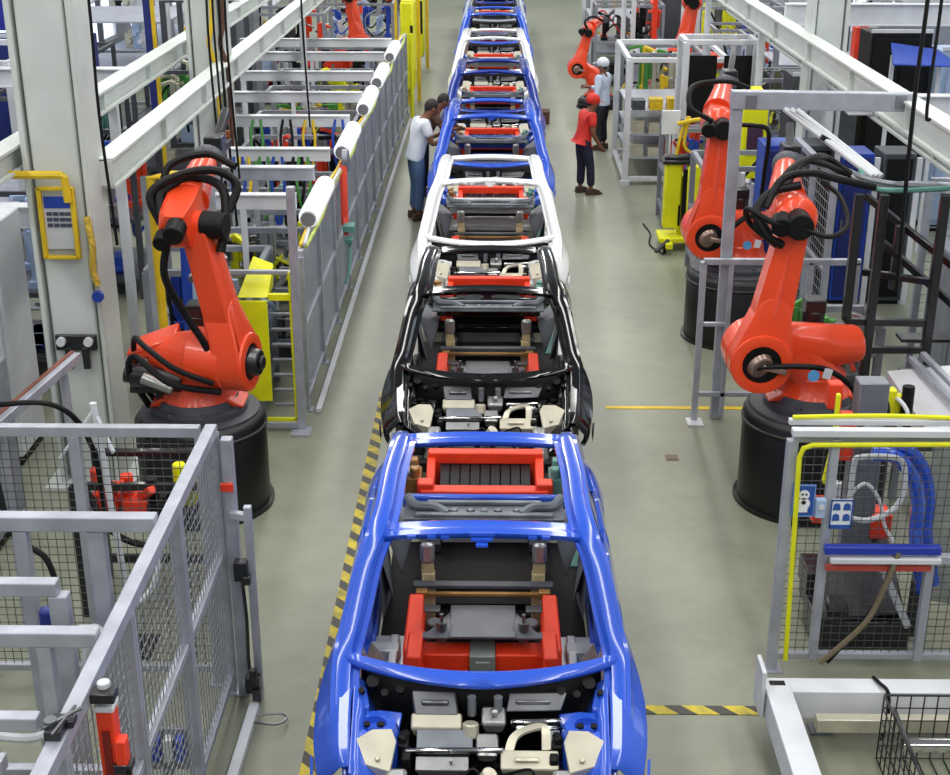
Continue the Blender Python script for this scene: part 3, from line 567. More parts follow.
frame('aluminium_frame', 'aluminium top frame spanning the mesh fenced cell on the striped tape side', [('cross_rail', (-1.86, 6.67, 2.02), (-4.6, 6.67, 2.02), .09, .09), ('cross_rail', (-1.86, 5.5, 2.02), (-4.4, 5.5, 2.02), .08, .08), ('post', (-2.20, 6.67, 0), (-2.20, 6.67, 1.97), .1, .07), ('post', (-2.62, 6.67, 0), (-2.62, 6.67, 1.97), .08, .07), ('post', (-2.12, 5.5, 0), (-2.12, 5.5, 1.98), .07), ('post', (-2.45, 5.5, 0), (-2.45, 5.5, 1.98), .06)])
frame('inner_frame', 'lower aluminium frame standing inside the mesh fenced cell', [('rail', (-2.28, 6.2, 1.88), (-4.4, 6.2, 1.88), .08), ('post', (-2.28, 6.2, 0), (-2.28, 6.2, 1.84), .1, .08), ('rail', (-2.0, 5.0, 1.9), (-3.6, 5.0, 1.9), .07), ('rail', (-2.05, 4.7, 1.9), (-3.4, 4.7, 1.9), .07), ('rail', (-2.0, 5.95, .9), (-4.2, 5.95, .9), .06), ('rail', (-2.28, 6.25, .55), (-4.0, 6.25, .55), .06)])
fence('safety_fence', 'short mesh fence panel deep in the striped tape side cell', (-2.45, 5.3), (-4.2, 5.3), 1.45, 2, pitch=.055, post=.05, feet=False)
LX, LY = -1.735, 5.12
t = thing('light_curtain', 'red-orange light curtain post clamped to the aluminium mesh fence', 'light curtain', (LX, LY, .3))
part(t, 'housing', RED, lambda q: (q.box((LX, LY, 1.1), (.08, .09, 1.6)), q.box((LX+.06, LY-.03, 1.0), (.05, .07, 1.5))), bevel=.008)
part(t, 'lens_strip', mat('dark_red', (120, 26, 16), .3), lambda q: q.box((LX, LY-.048, 1.1), (.035, .01, 1.4)), smooth=0)
part(t, 'cap', WHITE, lambda q: (q.cyl((LX, LY, 1.9), (LX, LY, 2.03), .03, n=12), q.box((LX, LY, 1.91), (.09, .1, .03))), bevel=.005)
for x, z, w_ in ((LX-.02, 1.98, .16), (LX+.06, 1.6, .08), (LX+.06, 1.2, .06), (LX-.04, .5, .14)): part(t, 'clamp', BSTEEL, lambda q: q.box((x, LY-.03, z), (w_, .08, .05)), bevel=.006)
part(t, 'cable', BLACK, lambda q: q.tube(crv([(LX+.09, LY-.07, 1.6), (LX+.13, LY-.08, 1.2), (LX+.1, LY-.09, .7), (LX+.06, LY-.08, .3)], 6), .012, 6))
t = thing('rail_connector', 'steel and black pneumatic clamp fitted on the fence top rail', 'clamp', (-1.83, 4.75, 2.03))
part(t, 'body', BSTEEL, lambda q: (q.box((-1.83, 4.75, 2.05), (.07, .14, .05)), q.box((-1.79, 4.8, 2.05), (.05, .07, .04))), bevel=.008)
part(t, 'lever', STEEL, lambda q: (q.bar((-1.87, 4.7, 2.08), (-1.74, 4.82, 2.1), .015), q.bar((-1.82, 4.66, 2.08), (-1.77, 4.84, 2.1), .012), q.cyl((-1.85, 4.74, 2.07), (-1.85, 4.74, 2.1), .03, n=10)), bevel=.003)
# interior of the left near cell
t = thing('hand_tool', 'blue pistol-grip tool with a white hose hanging on the aluminium frame', 'tool', (-2.46, 6.55, 1.35))
part(t, 'grip', mat('tool_blue', (24, 48, 128), .4), lambda q: (q.box((-2.48, 6.55, 1.44), (.1, .08, .2)), q.bar((-2.5, 6.55, 1.38), (-2.26, 6.52, 1.36), .09, .09)), bevel=.02)
part(t, 'head', WHITE, lambda q: (q.cyl((-2.24, 6.5, 1.38), (-2.2, 6.48, 1.44), .05, n=14), q.box((-2.26, 6.5, 1.43), (.1, .05, .05))), bevel=.008)
part(t, 'hose', WHITE, lambda q: q.tube(crv([(-2.26, 6.48, 1.34), (-2.3, 6.45, 1.1), (-2.4, 6.42, .9), (-2.6, 6.4, .78), (-2.9, 6.4, .8)], 6), .028, 8))
t = thing('pole_stand', 'thin white pole with tripod braces behind the crossing mesh fence', 'pole', (-2.62, 8.55, 0))
part(t, 'pole', WHITE, lambda q: q.cyl((-2.62, 8.55, 0), (-2.74, 8.55, 1.95), .024, n=10))
part(t, 'brace', WHITE, lambda q: (q.bar((-2.74, 8.55, 1.9), (-3.0, 8.5, 1.55), .04, .015), q.bar((-2.74, 8.55, 1.9), (-2.62, 8.5, 1.6), .03, .015)), smooth=0)
part(t, 'base', BSTEEL, lambda q: (q.box((-2.62, 8.55, .015), (.3, .3, .03)), q.cyl((-2.62, 8.55, .03), (-2.62, 8.55, .1), .05, n=12)), bevel=.005)
t = thing('weld_gun_rack', 'black gun rack with red and yellow parts behind the crossing mesh fence', 'gun rack', (-2.6, 9.3, 0))
part(t, 'frame', BSTEEL, lambda q: [q.bar((x, y, 0), (x, y, 1.1), .06) for x in (-3.1, -2.1) for y in (9.0, 9.6)]+[q.bar((-3.1, y, z), (-2.1, y, z), .05) for y in (9.0, 9.6) for z in (.5, 1.1)], smooth=0)
part(t, 'shelf', DGREY, lambda q: q.box((-2.6, 9.3, .82), (1.0, .6, .03)), smooth=0)
for x, y, m in ((-2.9, 9.2, RED), (-2.65, 9.1, RED), (-2.3, 9.3, YEL), (-2.45, 9.05, BLACK)):
    part(t, 'gun', m, lambda q: (q.box((x, y, .92), (.2, .26, .14)), q.bar((x, y, .95), (x+.16, y-.2, 1.12), .06), q.cyl((x-.08, y, .98), (x-.08, y, 1.15), .05, n=10)), bevel=.012)
part(t, 'cable_loop', BLACK, lambda q: q.tube(crv([(-3.0, 9, 1.05), (-2.8, 8.85, .8), (-2.5, 8.85, .7), (-2.2, 8.9, .95), (-2.1, 9.0, 1.1)], 6), .025, 7))
for i, (pts, r, lab) in enumerate([([(-3.75, 8.0, 1.7), (-3.55, 7.9, 1.3), (-3.45, 7.8, .8), (-3.5, 7.7, .3), (-3.6, 7.7, .02)], .035, 'thick black hose hanging inside the mesh fenced cell'),
                                   ([(-3.95, 8.5, 1.85), (-3.4, 8.5, 1.95), (-3.0, 8.6, 1.9), (-2.86, 8.8, 1.5), (-2.85, 8.9, .8)], .02, 'thin black cable looping over the crossing mesh fence')]):
    b = B(); b.tube(crv(pts, 6), r, 8); tag(b.done('hose' if i == 0 else 'cable', BLACK), lab, 'hose' if i == 0 else 'cable')
t = thing('steel_trestle', 'slanted rusty aluminium rail on a trestle in front of the white column', 'trestle', (-3.35, 9.2, 0))
part(t, 'rail', ALU, lambda q: (q.bar((-3.45, 8.4, 1.78), (-3.2, 9.7, 1.86), .09, .07),), bevel=.006)
part(t, 'rust_strip', mat('rust_strip', (120, 70, 56), .6, var=.3), lambda q: q.bar((-3.47, 8.4, 1.82), (-3.22, 9.7, 1.9), .03, .01), smooth=0)
for x, y in ((-3.42, 8.6), (-3.24, 9.5)): part(t, 'leg', ALU, lambda q: q.bar((x, y, 0), (x, y, 1.78), .05), smooth=0)
# ---- left second cell (behind the hose-looped robot)
LAB = 'behind the yellow gate'
fence('safety_fence', 'long sheet-filled aluminium fence carrying the white tube lamps', (-1.95, 13.1), (-1.95, 29.9), 1.72, 12, mids=(.9,), post=.07, infill=mat('clear_sheet', (150, 158, 172), .25, var=.06, scale=2, alpha=.72))
t = frame('cell_portal', 'tall aluminium portal beside the yellow gate', [('post', (-1.93, 12.57, 0), (-1.93, 12.57, 2.5), .08), ('post', (-2.72, 12.75, 0), (-2.72, 12.75, 2.55), .07), ('post', (-3.35, 12.75, 0), (-3.35, 12.75, 2.55), .07), ('rail', (-1.93, 12.7, 1.62), (-2.85, 12.7, 1.62), .05, .04), ('rail', (-1.93, 12.57, .06), (-2.4, 12.57, .06), .06)], 'portal')
part(t, 'foot_plate', ALU, lambda q: q.box((-1.93, 12.5, .01), (.2, .22, .02)), smooth=0)
t = thing('yellow_gate', 'bright yellow sheet gate with open barred half, under the tube lamps', 'gate', (-2.2, 12.6, 0))
part(t, 'sheet', YEL, lambda q: q.box((-2.35, 12.55, .85), (.28, .03, 1.05)), bevel=.006)
part(t, 'frame', YEL, lambda q: (q.bar((-1.98, 12.6, .1), (-1.98, 12.6, 1.65), .04), q.bar((-2.5, 12.6, .1), (-1.98, 12.6, .1), .04), q.bar((-2.2, 12.6, 1.4), (-1.98, 12.6, 1.4), .06), q.bar((-2.5, 12.58, .33), (-2.5, 12.58, 1.38), .03)), smooth=0)
part(t, 'hood', YEL, lambda q: q.hull([(-2.5, 12.55, 1.4), (-2.2, 12.55, 1.4), (-2.4, 13.0, 1.7), (-2.2, 13.0, 1.62), (-2.2, 12.9, 1.4), (-2.5, 12.9, 1.4)]), bevel=.01)
for i in range(7): part(t, 'bar', ALUD, lambda q: q.bar((-2.2, 12.64, .25+.16*i), (-1.99, 12.64, .25+.16*i), .05, .02), smooth=0)
GB = 'white cross beams over the second cell'
for i, (y, z, x0, x1) in enumerate([(13.9, 2.02, -2.08, -3.2), (15.2, 2.02, -2.05, -3.4), (16.3, 2.0, -2.0, -3.5), (18.7, 1.95, -2.0, -3.95), (20.6, 1.95, -2.0, -4.1), (22.6, 1.95, -2.0, -4.2), (24.8, 1.95, -2.0, -4.6), (26.6, 1.95, -2.0, -4.9)]):
    t = frame('cross_beam', 'white channel cross beam spanning the cells beside the tube lamps', [('beam', (x0, y, z), (x1, y, z), .07, .15), ('upright', (x1+.05, y, 0), (x1+.05, y, z-.07), .08), ('upright', ((x0+x1)/2, y, 0), ((x0+x1)/2, y, z-.07), .06)], 'beam', WHITE if i != 1 else ALU, GB)
    part(t, 'flange', WHITE, lambda q: q.bar((x0, y, z+.08), (x1, y, z+.08), .13, .012), smooth=0)
for i, (y, z) in enumerate([(14.6, 1.86), (17.9, 1.86), (20.9, 1.86), (23.3, 1.86), (26.2, 1.86)]):
    t = thing('tube_lamp', 'white tube lamp in a rounded diffuser on the long fence', 'lamp', (-1.95, y, z-.12), 'tube lamps on the long fence')
    part(t, 'diffuser', LAMPW, lambda q: q.tube([(-1.95, y-.75, z), (-1.95, y-.72, z), (-1.95, y+.72, z), (-1.95, y+.75, z)], [.08, .11, .11, .08], 16))
    for k in (-1, 1): part(t, 'end_cap', ALUD, lambda q: q.cyl((-1.95, y+k*.75, z), (-1.95, y+k*.82, z), .08, n=12), bevel=.005)
    for k in (-.4, .4): part(t, 'bracket', ALU, lambda q: q.box((-1.95, y+k, z-.11), (.05, .04, .1)), smooth=0)
t = thing('red_hose_reel', 'red strap with grey reel hanging on the long fence by the tube lamps', 'strap', (-1.86, 16.4, 1.0))
part(t, 'strap', RED, lambda q: (q.bar((-1.88, 16.6, 1.85), (-1.86, 16.4, 1.1), .09, .04), q.bar((-1.86, 16.4, 1.2), (-1.84, 16.3, 1.0), .06, .03)), bevel=.008)
part(t, 'reel', ALUD, lambda q: q.cyl((-1.9, 16.7, 1.85), (-1.82, 16.7, 1.85), .14, n=16), bevel=.01)
part(t, 'fitting', TEAL, lambda q: (q.box((-1.8, 16.3, 1.1), (.14, .2, .08)), q.box((-1.8, 16.25, .95), (.1, .14, .06)), q.tube(crv([(-1.8, 16.3, .95), (-1.78, 16.1, .7), (-1.82, 15.9, .5)], 4), .02, 6)), bevel=.008)
# ---- columns and gantries
def column(x, y, w0, d0, label, h=8.5):
    t = thing('steel_column', label, 'column', (x, y, 0))
    part(t, 'shaft', CREAM, lambda q: q.box((x, y, h/2), (w0*.8, d0, h)), bevel=.02)
    part(t, 'flange', CREAM, lambda q: (q.box((x-w0/2, y, h/2), (.05, d0+.06, h)), q.box((x+w0/2, y, h/2), (.05, d0+.06, h))), bevel=.012)
    part(t, 'base_plate', CREAM, lambda q: q.box((x, y, .02), (w0+.3, d0+.3, .04)), bevel=.006)
    return t
column(-3.70, 11.5, .50, .45, 'wide pale column with a yellow framed notice in front of the long gantry')
column(-3.62, 17.5, .42, .4, 'slimmer pale column with brown and yellow pipes')
column(4.22, 17.9, .42, .36, 'pale column rising behind the heavy white gantry beam')
def gantry(label, x, z, y0, y1, hgt, m=CREAM):
    t = thing('gantry_beam', label, 'beam', (x, (y0+y1)/2, z-.1))
    part(t, 'web', m, lambda q: q.bar((x, y0, z), (x, y1, z), .07, hgt), smooth=0)
    part(t, 'flange', m, lambda q: q.bar((x, y0, z+hgt/2), (x, y1, z+hgt/2), .2, .025), smooth=0)
    part(t, 'flange', m, lambda q: q.bar((x, y0, z-hgt/2), (x, y1, z-hgt/2), .2, .025), smooth=0)
    n = int((y1-y0)/2)
    for i in range(n+1):
        part(t, 'stiffener', m, lambda q: q.box((x, y0+i*(y1-y0)/n, z), (.18, .03, hgt-.02)), smooth=0)
    return t
gantry('long white upper gantry beam running behind the wide pale column', -4.10, 3.04, 6.0, 34.0, .2)
gantry('long white lower gantry beam emerging from the wide pale column', -3.40, 2.84, 11.6, 30.0, .24)
gantry('heavy white gantry beam meeting the end of the grey portal beam', 3.92, 3.12, 8.5, 28.0, .26)
gantry('slim white lower gantry beam above the black steel steps', 4.35, 2.7, 9.0, 26.0, .16)
GP = 'gantry support posts'
for x, y, z in ((-4.10, 14.6, 2.93), (-4.10, 19.6, 2.93), (-4.10, 29.5, 2.93), (-3.40, 24.5, 2.7), (3.92, 20.6, 2.98), (3.92, 26.0, 2.98), (4.35, 9.3, 2.62), (4.35, 19, 2.62)):
    t = thing('gantry_post', 'slim white post carrying a gantry beam', 'post', (x, y, 0), GP)
    part(t, 'shaft', WHITE, lambda q: q.bar((x, y, 0), (x, y, z), .1, .1), smooth=0, bevel=.008)
    part(t, 'base_plate', WHITE, lambda q: q.box((x, y, .01), (.24, .24, .02)), smooth=0)
# notice on the left column
t = thing('notice_board', 'yellow framed notice with blue heading on the wide pale column', 'notice', (-3.71, 11.2, 2.25))
part(t, 'backing', WHITE, lambda q: q.box((-3.71, 11.23, 2.5), (.26, .02, .46)), smooth=0)
part(t, 'frame', YELD, lambda q: (q.box((-3.85, 11.21, 2.5), (.04, .05, .62)), q.box((-3.57, 11.21, 2.5), (.04, .05, .62)), q.box((-3.71, 11.21, 2.8), (.3, .05, .03)), q.box((-3.71, 11.21, 2.2), (.3, .05, .03))), bevel=.006)
part(t, 'heading', BLUE, lambda q: q.box((-3.71, 11.215, 2.68), (.22, .01, .1)), smooth=0)
part(t, 'text_block', mat('ink', (70, 74, 96), .6), lambda q: [q.box((-3.71+dx, 11.215, z), (.045, .01, .03)) for z in (2.58, 2.53, 2.48) for dx in (-.075, -.02, .035, .085)], smooth=0)
b = B(); b.tube([(-4.4, 11.15, 2.93), (-3.62, 11.15, 2.93), (-3.6, 11.15, 2.91), (-3.59, 11.15, 2.7)], .035, 8); tag(b.done('yellow_pipe', YELD), 'yellow bent pipe above the notice on the wide pale column', 'pipe')
b = B(); b.tube(crv([(-3.47, 11.22, 2.55), (-3.44, 11.2, 2.3), (-3.46, 11.2, 2.1), (-3.43, 11.2, 1.95)], 5), .03, 8); tag(b.done('yellow_chain', mat('chain_yellow', (196, 166, 60), .5, var=.5, scale=30)), 'yellow and red tag chain hanging on the wide pale column', 'chain')
b = B(); b.cyl((-3.43, 11.19, 1.86), (-3.43, 11.15, 1.86), .05, n=12); tag(b.done('round_tag', BLUE), 'round blue tag below the yellow tag chain', 'tag')
t = thing('junction_bracket', 'black bracket with two round white knobs low on the wide pale column', 'bracket', (-3.66, 11.2, 1.2))
part(t, 'plate', BSTEEL, lambda q: (q.box((-3.68, 11.22, 1.42), (.36, .05, .14)), q.box((-3.75, 11.2, 1.28), (.06, .05, .2)), q.box((-3.6, 11.2, 1.28), (.06, .05, .2))), bevel=.008)
for x in (-3.8, -3.56): part(t, 'knob', WHITE, lambda q: q.cyl((x, 11.2, 1.44), (x, 11.15, 1.44), .04, n=12))
for i, (x, m) in enumerate(((-3.36, GOLD), (-3.5, YELD), (-3.36, mat('brown_pipe', (120, 84, 66), .5)))):
    b = B(); b.tube(crv([(x, 17.22, 5.2), (x, 17.22, 3.6), (x-.05, 17.15, 3.2), (x+.02, 17.2, 2.8), (x, 17.2, 1.6)], 5), .03, 8)
    tag(b.done('service_pipe', m), ['bronze service pipe down the slimmer pale column', 'yellow service pipe down the slimmer pale column', 'brown service pipe down the slimmer pale column'][i], 'pipe')
b = B(); b.tube([(-3.2, 12.4, 0), (-3.2, 12.4, 2.62), (-3.0, 12.4, 2.64), (-2.88, 12.4, 2.64)], .045, 8); tag(b.done('yellow_pipe', YELD), 'yellow standpipe bent over behind the hose-looped robot', 'pipe')
for i, (x, y, z0) in enumerate([(-3.2, 10.9, 2.4), (-3.0, 14.4, 1.9), (-2.85, 14.6, 2.1), (-3.1, 15.2, 2.1), (-2.6, 13.0, 2.0), (-2.45, 17.5, 2.1), (3.42, 11.3, 1.9), (3.5, 11.2, 3.4)]):
    b = B(); b.tube(crv([(x, y, 7), (x+.03, y, 4.5), (x+.02, y, 3.5), (x+.06, y, z0)], 5), .014 if i != 6 else .018, 6)
    tag(b.done('hanging_cable', BLACK), 'thin black cable hanging straight down from the roof', 'cable', 'cables hanging from the roof')
for i, (dx, m, lab) in enumerate(((.05, mat('cable_lime', (176, 190, 90), .5, var=.3), 'lime green'), (-.03, YELD, 'yellow'), (.01, WHITE, 'white'))):
    b = B(); b.tube(crv([(-1.95+dx+.03*math.sin(k*2.1+i), 13.2+k*1.15, 1.735+.012*(i+k % 2)) for k in range(15)], 3), .02, 6); tag(b.done('service_cable', m), lab+' service cable lying along the top of the long lamp fence', 'cable')
HG = 'coloured hose loops on the cross beam'
r = random.Random(12)
for i in range(11):
    x = -2.15-.12*i-.05*(i % 2); y0 = 16.255 if i % 3 else 18.655; m, cn = [(BLUE, 'blue'), (YELD, 'yellow'), (WHITE, 'white'), (BLACK, 'black'), (GREY, 'grey'), (GREEN, 'green'), (BLACK, 'black')][(i*5+i//4) % 7]; z = r.uniform(1.15, 1.45)
    b = B(); b.tube(crv([(x-.05, y0+.02, 1.98), (x-.08, y0-.08, 1.7), (x, y0-.14, z), (x+.08, y0-.08, 1.65), (x+.05, y0+.02, 1.98)], 5), .02, 7)
    tag(b.done('hanging_hose', m), cn+' hose loop hanging from a white cross beam by the tube lamps', 'hose', HG)
tag(B().bar((-1.82, 13.0, .03), (-1.82, 29.8, .03), .06, .05).done('floor_rail', WHITE, bevel=.006), 'long white floor rail at the foot of the tube lamp fence', 'rail')

for i, (pts, r_, m, lab) in enumerate([
    ([(-2.05, 7.5, 1.6), (-2.12, 7.4, 1.2), (-2.3, 7.3, 1.0), (-2.2, 7.2, .7), (-2.3, 7.1, .02)], .018, WHITE, 'thin white hose hanging inside the fence near the crossing mesh'),
    ([(-3.1, 7.6, 1.9), (-3.0, 7.5, 1.5), (-2.8, 7.5, 1.3), (-2.75, 7.4, .9), (-2.9, 7.3, .02)], .02, BLACK, 'black cable dropping to the floor inside the mesh fenced cell')]):
    b = B(); b.tube(crv(pts, 6), r_, 7); tag(b.done('hose', m), lab, 'hose')
t = thing('valve_island', 'blue and white valve island low on the aluminium frame posts', 'valve block', (-2.0, 6.9, 0))
part(t, 'plate', ALUD, lambda q: (q.box((-2.0, 6.9, .35), (.3, .04, .3)), q.box((-2.0, 6.9, .1), (.06, .04, .2)), q.box((-2.0, 6.9, .01), (.2, .16, .02))), bevel=.006)
for k in range(4): part(t, 'valve', BLUE if k % 2 else WHITE, lambda q: q.box((-2.11+.07*k, 6.85, .38), (.05, .07, .16)), bevel=.006)
# ---------------------------------------------------------------- right side
# near mesh fence
t = fence('safety_fence', 'aluminium mesh fence with blue signs in front of the robot drum', (2.0, 8.35), (3.9, 8.35), 1.86, 1, pitch=.06, post=.07, mids=(), wr=.0022)
for x, z0, z1 in ((2.28, .1, 1.82), (3.02, .1, .98)): part(t, 'post', ALU, lambda q: q.bar((x, 8.33, z0), (x, 8.33, z1), .06), smooth=0, bevel=.006)
part(t, 'rail', ALU, lambda q: q.bar((2.28, 8.32, .92), (3.9, 8.32, .92), .07, .06), smooth=0, bevel=.006)
part(t, 'top_channel', WHITE, lambda q: (q.bar((1.98, 8.30, 1.875), (3.9, 8.30, 1.875), .07, .05), q.bar((1.98, 8.42, 1.90), (3.9, 8.42, 1.90), .05, .04)), bevel=.006)
b = B(); b.tube([(2.08, 8.28, .12), (2.04, 8.28, 1.70), (2.06, 8.28, 1.765), (2.12, 8.28, 1.79), (3.9, 8.28, 1.81)], .018, 8); tag(b.done('yellow_conduit', YEL), 'bright yellow bent conduit on the mesh fence with blue signs', 'conduit')
b = B(); b.tube(crv([(2.0, 8.4, 1.94), (2.6, 8.42, 1.945), (3.2, 8.4, 1.94), (3.9, 8.4, 1.95)], 4), .016, 7); tag(b.done('yellow_conduit', YEL), 'bright yellow straight conduit lying along the top of the sign fence', 'conduit')
BSIGN = mat('sign_blue', (38, 82, 160), .4); SWH = mat('sign_white', (232, 234, 236), .45, var=.03)
t = thing('safety_sign', 'blue sign with a white head-and-mask pictogram on the mesh fence', 'sign', (2.10, 8.3, 1.22))
part(t, 'board', BSIGN, lambda q: q.box((2.10, 8.30, 1.37), (.155, .012, .24)), bevel=.004)
part(t, 'border', mat('sign_pale', (110, 150, 205), .4), lambda q: (q.box((2.10, 8.292, 1.485), (.15, .004, .008)), q.box((2.10, 8.292, 1.255), (.15, .004, .008)), q.box((2.028, 8.292, 1.37), (.008, .004, .23)), q.box((2.172, 8.292, 1.37), (.008, .004, .23))), smooth=0)
part(t, 'pictogram', SWH, lambda q: (q.cyl((2.10, 8.293, 1.415), (2.10, 8.288, 1.415), .036, n=16), q.cyl((2.10, 8.293, 1.35), (2.10, 8.288, 1.35), .044, n=16), q.box((2.10, 8.29, 1.31), (.06, .005, .05))), smooth=0)
part(t, 'pictogram_detail', BSTEEL, lambda q: (q.box((2.088, 8.286, 1.42), (.014, .003, .012)), q.box((2.113, 8.286, 1.42), (.014, .003, .012)), q.cyl((2.10, 8.288, 1.36), (2.10, 8.285, 1.36), .016, n=12)), smooth=0)
t = thing('safety_sign', 'white sign with four small blue pictograms on the mesh fence', 'sign', (2.36, 8.3, 1.16))
part(t, 'board', SWH, lambda q: q.box((2.36, 8.29, 1.28), (.15, .012, .21)), bevel=.004)
part(t, 'border', BSIGN, lambda q: (q.box((2.36, 8.282, 1.38), (.15, .004, .012)), q.box((2.36, 8.282, 1.18), (.15, .004, .03)), q.box((2.289, 8.282, 1.28), (.01, .004, .21)), q.box((2.431, 8.282, 1.28), (.01, .004, .21))), smooth=0)
for dx in (-.035, .035):
    for z in (1.335, 1.255): part(t, 'pictogram', BSIGN, lambda q: (q.cyl((2.36+dx, 8.283, z), (2.36+dx, 8.279, z), .024, n=14), q.box((2.36+dx, 8.28, z-.02), (.05, .003, .016))), smooth=0)
t = thing('switch_box', 'small grey switch box between the two fence signs', 'switch box', (2.2, 8.3, 1.24))
part(t, 'case', LBLUE, lambda q: q.box((2.215, 8.29, 1.32), (.07, .05, .14)), bevel=.008)
part(t, 'button', WHITE, lambda q: q.cyl((2.215, 8.26, 1.34), (2.215, 8.25, 1.34), .02, n=10))
t = thing('support_beam', 'deep blue rail with red strip across the mesh fence with signs', 'rail', (2.65, 8.22, .9))
part(t, 'beam', mat('rail_blue', (30, 52, 160), .4), lambda q: q.bar((2.26, 8.24, 1.03), (3.05, 8.24, 1.03), .06, .06), bevel=.008)
part(t, 'white_rail', WHITE, lambda q: q.bar((2.30, 8.22, .96), (3.05, 8.22, .96), .06, .04), bevel=.006)
part(t, 'red_strip', mat('faded_red', (176, 70, 60), .5), lambda q: q.bar((2.28, 8.24, .89), (3.0, 8.24, .89), .03, .04), smooth=0)
t = thing('blue_body_side', 'curved blue body side pressing stored behind the mesh fence with signs', 'body panel', (3.0, 8.7, 0))
cr = crv([(2.62, 8.6, 1.58), (2.78, 8.6, 1.56), (2.91, 8.6, 1.42), (2.98, 8.6, 1.2), (3.0, 8.6, .9), (3.1, 8.6, .5)], 6)
part(t, 'door_arch', PB, lambda q: q.tube(cr, .05, 10))
part(t, 'arch_flange', PB, lambda q: q.tube([p+V((.09, .06, .03)) for p in cr], .045, 8))
part(t, 'panel', SILVER, lambda q: q.hull([(3.08, 8.8, 1.7), (3.6, 8.8, 1.6), (3.6, 8.85, .2), (3.16, 8.8, .3), (3.1, 8.8, 1.2), (3.6, 8.9, 1.7)]), bevel=.02)
for x in (3.12, 3.5): part(t, 'leg', BSTEEL, lambda q: q.bar((x, 8.82, 0), (x, 8.82, .55), .06), smooth=0)
b = B(); b.tube(crv([(2.46, 8.46, 1.16), (2.46, 8.46, 1.55), (2.5, 8.46, 1.62), (2.72, 8.46, 1.62), (2.80, 8.46, 1.56), (2.82, 8.46, 1.36), (2.76, 8.46, 1.22), (2.6, 8.46, 1.14), (2.46, 8.46, 1.16)], 5), .02, 8); tag(b.done('white_hoop', WHITE), 'white bent tube hoop behind the mesh fence with signs', 'tube')
for i, (pts, r, m, lab) in enumerate([
    ([(2.44, 8.48, 1.3), (2.55, 8.46, 1.42), (2.66, 8.46, 1.3), (2.72, 8.46, 1.1), (2.78, 8.4, 1.0)], .013, WHITE, 'thin white cable curling over the blue fence rail'),
    ([(2.76, 8.22, 1.02), (2.7, 8.2, .8), (2.6, 8.2, .5), (2.4, 8.2, .25), (2.3, 8.2, .15)], .02, mat('cable_tan', (110, 100, 78), .6), 'thick tan cable sagging below the blue fence rail'),
    ([(2.75, 8.25, 1.0), (2.66, 8.22, .65), (2.5, 8.22, .35), (2.36, 8.22, .14)], .014, BLACK, 'black cable hanging beside the tan cable under the blue fence rail')]):
    b = B(); b.tube(crv(pts, 6), r, 7); tag(b.done('cable', m), lab, 'cable')
t = thing('gun_column', 'grey tool column with yellow lever and red blocks behind the mesh fence with signs', 'tool column', (2.65, 9.1, 0))
part(t, 'column', ALUD, lambda q: (q.box((2.74, 9.2, .95), (.22, .16, 1.9)), q.box((2.74, 9.1, 1.5), (.14, .1, .2))), bevel=.012)
part(t, 'red_block', RED, lambda q: (q.box((2.56, 9.1, 1.5), (.1, .16, .34)), q.box((2.46, 9.15, 1.8), (.1, .1, .2)), q.box((2.9, 9.2, .75), (.16, .2, .2))), bevel=.012)
part(t, 'red_block', RED, lambda q: q.box((2.42, 9.0, .95), (.18, .2, .14)), bevel=.012)
part(t, 'lever', YEL, lambda q: (q.hull([(2.38, 8.9, 1.2), (2.44, 8.9, 1.2), (2.42, 8.9, 1.65), (2.46, 8.9, 1.65), (2.38, 8.95, 1.2), (2.46, 8.95, 1.65)]), q.box((2.43, 8.92, 1.75), (.03, .04, .3)), q.box((2.45, 8.92, 1.0), (.03, .04, .3))), bevel=.008)
part(t, 'cylinder', WHITE, lambda q: q.cyl((2.48, 8.9, .98), (2.48, 8.9, 1.22), .035, n=12))
part(t, 'base', BSTEEL, lambda q: (q.box((2.72, 9.2, .05), (.6, .5, .1)), q.box((2.6, 9.1, .35), (.5, .3, .2))), bevel=.012)
t = thing('floor_pump', 'black low machine on the floor behind the mesh fence with signs', 'machine', (2.75, 8.75, 0))
part(t, 'body', BSTEEL, lambda q: (q.hull([(2.38, 8.6, .25), (3.0, 8.6, .3), (2.45, 9.0, .55), (2.98, 9.0, .6), (2.38, 9.0, .2), (3.0, 9.0, .2)]), q.box((2.7, 8.8, .12), (.7, .4, .24)), q.cyl((2.4, 8.6, .35), (2.56, 8.6, .35), .1, n=14)), bevel=.02)
part(t, 'strut', WHITE, lambda q: q.bar((2.70, 8.5, .85), (2.98, 8.5, .28), .09, .05), bevel=.006)
# white rack + basket
t = thing('white_rack', 'white steel box-section rack frame in front of the mesh fence with signs', 'rack', (2.6, 7.0, 0))
part(t, 'cross_beam', WHITE, lambda q: (q.box((2.75, 7.60, .36), (1.9, .16, .02)), q.box((2.75, 7.53, .26), (1.9, .02, .2)), q.box((2.75, 7.67, .26), (1.9, .02, .2))), bevel=.006)
part(t, 'side_beam', WHITE, lambda q: (q.box((1.87, 6.75, .37), (.17, 1.75, .02)), q.box((1.795, 6.75, .27), (.02, 1.75, .2)), q.box((1.945, 6.75, .27), (.02, 1.75, .2))), bevel=.006)
part(t, 'end_plate', WHITE, lambda q: q.box((1.76, 7.6, .36), (.03, .22, .34)), bevel=.006)
part(t, 'slot', BLACK, lambda q: q.box((1.87, 7.60, .383), (.1, .045, .006)), smooth=0)
part(t, 'roller', CHROME, lambda q: q.cyl((2.52, 6.98, .36), (3.3, 6.98, .36), .045, n=14))
part(t, 'lower_beam', BEIGE, lambda q: q.box((2.85, 7.42, .2), (1.5, .08, .1)), bevel=.006)
